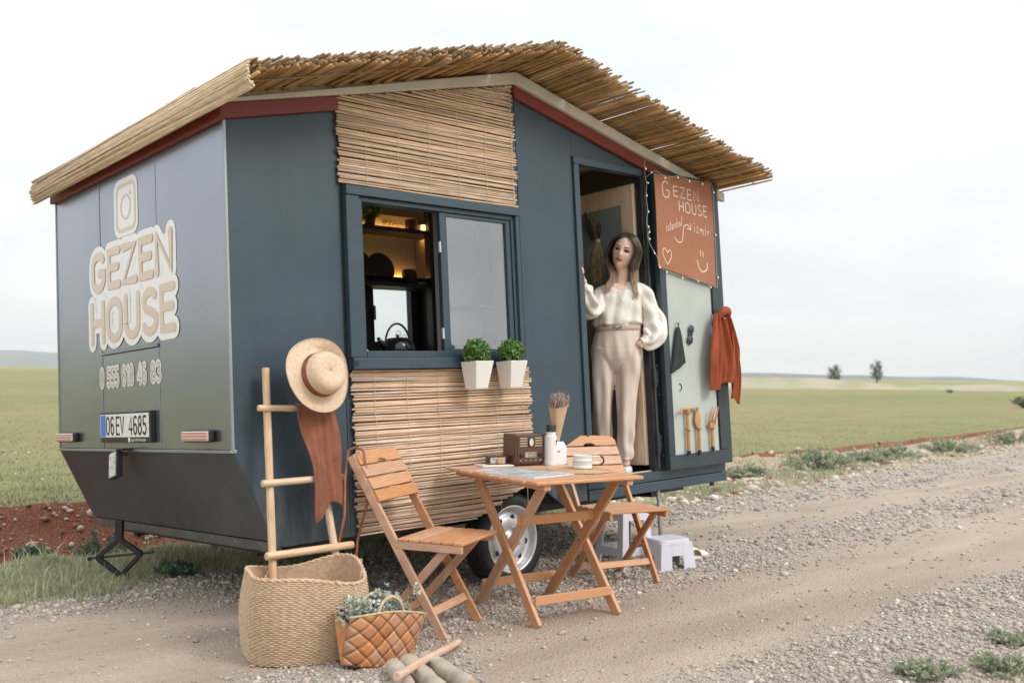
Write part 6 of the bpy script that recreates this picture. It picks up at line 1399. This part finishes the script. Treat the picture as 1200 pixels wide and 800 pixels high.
# trousers with belt
bei = mat('beige_twill', (.68,.565,.49), .75, var=.03, vscale=6, bump=.010, bscale=7, stretch=(2.2,2.2,.6), dist=.5)
def leg_(path, seed, name='trouser_leg'):
    mb = MB()
    def fo(t, a_):
        cr_ = .010*math.exp(-((math.cos(a_-1.5*PI)-1)**2)/.01)                # pressed crease
        return cr_+.007*math.sin(t*26+a_*1.5+seed)*(.25+.9*abs(t-.35))*math.cos(a_*.5+seed)**2+.0055*math.sin(a_*5+seed+t*4)+.006*math.sin(a_*3+seed*2-t*7)
    sweep(mb, path, n=52, fold=fo, cap=True, ref=(0, -1, 0)); return mb
hipm = MB(); rg = []
for z, cx, rx, ry in ((1.100,.014,.150,.106),(1.09,.014,.153,.108),(1.06,.012,.156,.110),(1.02,.006,.164,.116),(.97,.0,.174,.122),(.92,-.003,.180,.122),(.88,-.003,.178,.114),(.845,-.003,.165,.098),(.815,-.003,.13,.076),(.785,-.003,.07,.048)):
    rg.append([Vector((cx+rx*math.cos(a_)*(1+.01*math.sin(a_*7+z*9)), ry*math.sin(a_)+(.012*math.sin(a_*13+z*6)*max(0, 1.07-z)*3*min(1, max(0, z-.84)*8) if math.sin(a_) < 0 else 0)-.004, z)) for a_ in [2*PI*k/84 for k in range(84)]])
hipm.rings(rg, cap=True)
l1 = leg_([(Vector((-.088,-.002,.95)), .080, .105), (Vector((-.103,-.004,.79)), .078, .100), (Vector((-.110,-.006,.66)), .070, .086), (Vector((-.119,-.012,.50)), .065, .076), (Vector((-.122,.0,.36)), .062, .066), (Vector((-.124,.006,.26)), .058, .062), (Vector((-.125,.008,.190)), .056, .062)], 1)
l2 = leg_([(Vector((.086,-.002,.95)), .080, .105), (Vector((.076,-.008,.79)), .084, .100), (Vector((.056,-.022,.66)), .071, .086), (Vector((.044,-.030,.50)), .064, .074), (Vector((.030,-.014,.36)), .056, .066), (Vector((.021,.0,.26)), .053, .062), (Vector((.017,.004,.188)), .053, .062)], 3)
tr = MB(); 
for m_ in (hipm, l1, l2): tr.add(m_.v, m_.f)
o = tr.build('trousers', bei, wm, smooth=True); q_ = o.modifiers.new('r', 'REMESH'); q_.mode = 'VOXEL'; q_.voxel_size = .0055; q_.use_smooth_shade = True; q_ = o.modifiers.new('s', 'SMOOTH'); q_.factor = .5; q_.iterations = 5
bt = MB(); bt.rings([[Vector((.014+rx*math.cos(a_), (rx*.715)*math.sin(a_)-.004, z)) for a_ in [2*PI*k/60 for k in range(60)]] for z, rx in ((1.070,.158),(1.072,.1605),(1.100,.1585),(1.102,.156))], cap=False); bt.build('belt', mat('belt_cloth', (.52,.41,.34), .7), wm, smooth=True)
bc = MB(); bc.tube(smooth_pts([(-.022,-.122,1.086),(-.010,-.124,1.094),(.004,-.125,1.084),(.018,-.124,1.080),(.034,-.123,1.094),(.044,-.121,1.086)], 4), .0032, 6); bc.build('buckle', mat('dark_buckle', (.12,.10,.09), .35, metal=.5), wm, smooth=True)
MB().tube([(.176,-.100,.985), (.184,-.104,.990)], .011, 12).build('cuff_button', pot_m, wm)

# ================================================================ PLANTS AND FAR THINGS
def leaf_clump(name, label, cat, x, y, r, h, n, size, m, group=None, flat=0, z0=None):
    """A low plant: leafy sprays on short stems, leaning outwards, with gaps."""
    e_ = empty(name, label, cat, W(x, y, gh(x, y) if z0 is None else z0), group); st = MB(); V = []; F_ = []; T_ = []
    ns = max(7, n//28)
    for i in range(ns):
        a_ = R_.random()*6.283; rr = r*math.sqrt(R_.random()); hh = h*(1-.55*(rr/r)**2)*R_.uniform(.65, 1.1); tp = Vector((rr*math.cos(a_), rr*math.sin(a_), hh)); b0 = Vector((tp.x*.35, tp.y*.35, -.01)); md = b0.lerp(tp, .5)+Vector((0, 0, h*.12))
        st.tube([b0, md, tp], [h*.018, h*.013, h*.006], 4, cap=False)
        for j in range(n//ns):
            t = R_.uniform(.25, 1.02); p = (b0.lerp(md, t*2) if t < .5 else md.lerp(tp, t*2-1)); d_ = Vector((R_.uniform(-1, 1), R_.uniform(-1, 1), R_.uniform(-.2, 1))).normalized(); s_ = d_.cross(Vector((R_.uniform(-1, 1), R_.uniform(-1, 1), .3))).normalized(); L_l = size*R_.uniform(.6, 1.4); k = len(V)
            V += [tuple(p), tuple(p+d_*L_l*.5+s_*L_l*.22), tuple(p+d_*L_l), tuple(p+d_*L_l*.5-s_*L_l*.22)]; F_.append((k, k+1, k+2, k+3)); T_ += [max(0, min(1, .25+.6*t*R_.random()+.15*R_.random()))]*4
    st.build('stems', stm, e_); np_mesh('leaves', V, F_, m, parent=e_, attr={'tone': T_}); return e_
gsm = tone_mat('grey_sage', [(0, (.19,.215,.13)), (.5, (.34,.37,.25)), (1, (.54,.56,.42))], .75, .3)
for x, y, r, h, lab in ((10.2, 2.75, .62, .34, 'large grey-green sage bush on the verge, nearest the caravan'), (11.6, 2.85, .42, .26, 'smaller grey-green bush just behind the largest sage bush'), (12.9, 3.0, .55, .30, 'pale sage bush on the verge in the middle of the row'), (15.4, 3.15, .6, .30, 'sage bush by the road edge towards the right border'), (19.5, 3.5, .7, .34, 'farthest sage bush at the right edge of the verge'), (8.9, 3.1, .35, .2, 'low pale plant on the verge beside the open door')):
    leaf_clump('sage_bush', lab, 'bush', x, y, r, h, 1500, .055, gsm, 'sage bushes on the far verge')
drk = tone_mat('ditch_leaves', [(0, (.045,.085,.055)), (.5, (.12,.19,.12)), (1, (.22,.30,.19))], .7, .25)
for x, y, r, h, lab in ((.60, 3.20, .26, .34, 'bushy green plant in the red ditch left of the jack'), (.30, 3.75, .14, .18, 'small green plant on the red bank, left of the bigger bush'), (.42, 1.52, .14, .07, 'flat dark green weed in the grass right of the jack')):
    leaf_clump('ditch_plant', lab, 'plant', x, y, r, h, 900, .035, drk, 'plants by the red ditch')
for x, y, r, h, lab in ((1.92, -2.42, .17, .055, 'spreading grey-green weed at the bottom of the gravel, nearest the camera'), (2.22, -2.60, .14, .07, 'grey-green weed at the picture corner, right of the spreading one'), (2.75, -2.42, .12, .04, 'small flat weed on the gravel above the corner weeds')):
    leaf_clump('gravel_weed', lab, 'plant', x, y, r, h, 1100, .024, gsm, 'weeds on the gravel at the lower right')
def dv(x, y): q = yy_of(x, y); return np.clip((q-1.55)/.3, 0, 1)*(q < 4.3)*(x > 1.2)*clump(x, y, 1.1, -.05, 51)
P = scatter(20000, 6, 32, dv, power=.55); blades('grass', P, .07, .011, tone_mat('verge_grass', [(0, (.26,.28,.18)), (.5, (.42,.42,.28)), (1, (.62,.58,.42))], .8, .3), 1.3)
P = scatter(2500, 6, 30, lambda x, y: np.where((yy_of(x, y) > 1.5) & (yy_of(x, y) < 3.9) & (x > 2), .6, 0.0), power=.55); pebbles('stones', P, np.minimum(.07, np.exp(NR.normal(math.log(.024), .5, len(P)))), white_m, squash=.6)
P = scatter(700, 4.8, 12, lambda x, y: dg(x, y)*.6, power=.4); blades('grass', P, .12, .008, grass_m, 1.0)
def tree(x, y, h, cw, label, tm, sq=1.2):
    t = empty('tree', label, 'tree', W(x, y, gh(x, y)-.05), 'thin trees on the horizon'); tk = MB(); tk.tube([(0,0,0),(.04,0,h*.35),(0,.03,h*.7),(.02,0,h*.92)], [.10,.075,.045,.02], 7)
    V = []; F_ = []; T_ = []
    for i in range(9):
        a_ = i*2.4; z = h*(.25+.065*i); tip = Vector((math.cos(a_)*cw*R_.uniform(.5, .9), math.sin(a_)*cw*R_.uniform(.5, .9), z+h*.16)); tk.tube([(0, 0, z), tip.lerp(Vector((0, 0, z)), .4)+Vector((0, 0, .05)), tip], [.035, .022, .008], 5)
        for j in range(110):
            p = Vector((0, 0, z)).lerp(tip, R_.uniform(.35, 1.25))+Vector((R_.gauss(0, 1), R_.gauss(0, 1), R_.gauss(0, 1.3)))*cw*.17; d_ = Vector((R_.uniform(-1, 1), R_.uniform(-1, 1), R_.uniform(-1, 1))).normalized(); s_ = d_.orthogonal().normalized(); q = .09; k = len(V)
            V += [tuple(p-d_*q), tuple(p+s_*q*.7), tuple(p+d_*q), tuple(p-s_*q*.7)]; F_.append((k, k+1, k+2, k+3)); T_ += [R_.random()]*4
    tk.build('trunk', mat('bark', (.10,.075,.055), .9), t); np_mesh('crown', V, F_, tm, parent=t, attr={'tone': T_})
tmm = tone_mat('tree_leaves', [(0, (.10,.12,.09)), (1, (.27,.30,.22))], .8, .4); tmm2 = tone_mat('bush_leaves', [(0, (.12,.14,.07)), (1, (.30,.32,.18))], .8, .3)
tree(116.0, 60.0, 2.9, .95, 'left of the two thin trees on the horizon', tmm); tree(117.0, 54.8, 3.4, .9, 'right, slightly taller one of the two thin trees', tmm)
tree(135, 28, 1.7, 1.0, 'faint low tree on the horizon towards the right', tmm)
leaf_clump('field_bush', 'round green bush in the field at the right border', 'bush', 42.0, 11.0, .75, .50, 1400, .10, tmm2)
leaf_clump('field_bush', 'small dark bush at the far edge of the field below the trees', 'bush', 82, 31, .45, .35, 300, .09, drk)
# far road with an earth bank
V = []; Fq = []
for i in range(61):
    x = 60+i*6.0; y = 62-.62*(x-60)*1.0; 
    p0 = Vector((x, y+0, 0)); dn = Vector((.53, .85, 0))
    for k, (o_, z_) in enumerate(((0, -.3), (2.2, .35+.12*math.sin(i*.9)), (6, .40), (7.5, .85+.3*math.sin(i*.5)+.2*math.sin(i*1.7)), (12, -.4))): q = p0+dn*o_; V.append((q.x, q.y, z_))
for i in range(60):
    for k in range(4): Fq.append((i*5+k, i*5+5+k, i*5+6+k, i*5+k+1))
np_mesh('far_road_bank', V, Fq, mat('far_bank', (.42,.37,.28), .95, col2=(.27,.27,.15), vscale=.22), kind='structure', smooth=True)
for k, (x, y, s) in enumerate(((108, 19, 1.0), (112, 15, 1.3), (104, 22.5, .8))):
    P = np.array([[x, y]]); V = IV*(1+.25*(NR.random((12, 1))-.5))*np.array([2.6*s, 1.6*s, .55*s])+np.array([x, y, .35]); o = np_mesh('rock_mound', V, IF, mat('far_rock', (.40,.34,.26), .95, var=.2, vscale=2), smooth=False); tag(o, ('low pale rock mound far right on the horizon', 'largest pale rock mound at the far right', 'small pale rock mound, left one of the far group')[k], 'rock', 'far rock mounds')
# ================================================================ AIR
_g = float(max(abs(gx[0]), abs(gx[-1]), abs(Y.min()), abs(Y.max())))+40
hz_m = bpy.data.materials.new('haze_air'); hz_m.use_nodes = True; nt = hz_m.node_tree; nt.nodes.clear(); o_ = nt.nodes.new('ShaderNodeOutputMaterial'); v_ = nt.nodes.new('ShaderNodeVolumePrincipled')
v_.inputs['Color'].default_value = (.90, .93, .96, 1); v_.inputs['Density'].default_value = HAZE; nt.links.new(v_.outputs[0], o_.inputs['Volume'])
hz = MB().lim(-_g, _g, -_g, _g, -8.0, 110.0).build('haze', hz_m); hz['kind'] = 'stuff'
bpy.context.view_layer.update()
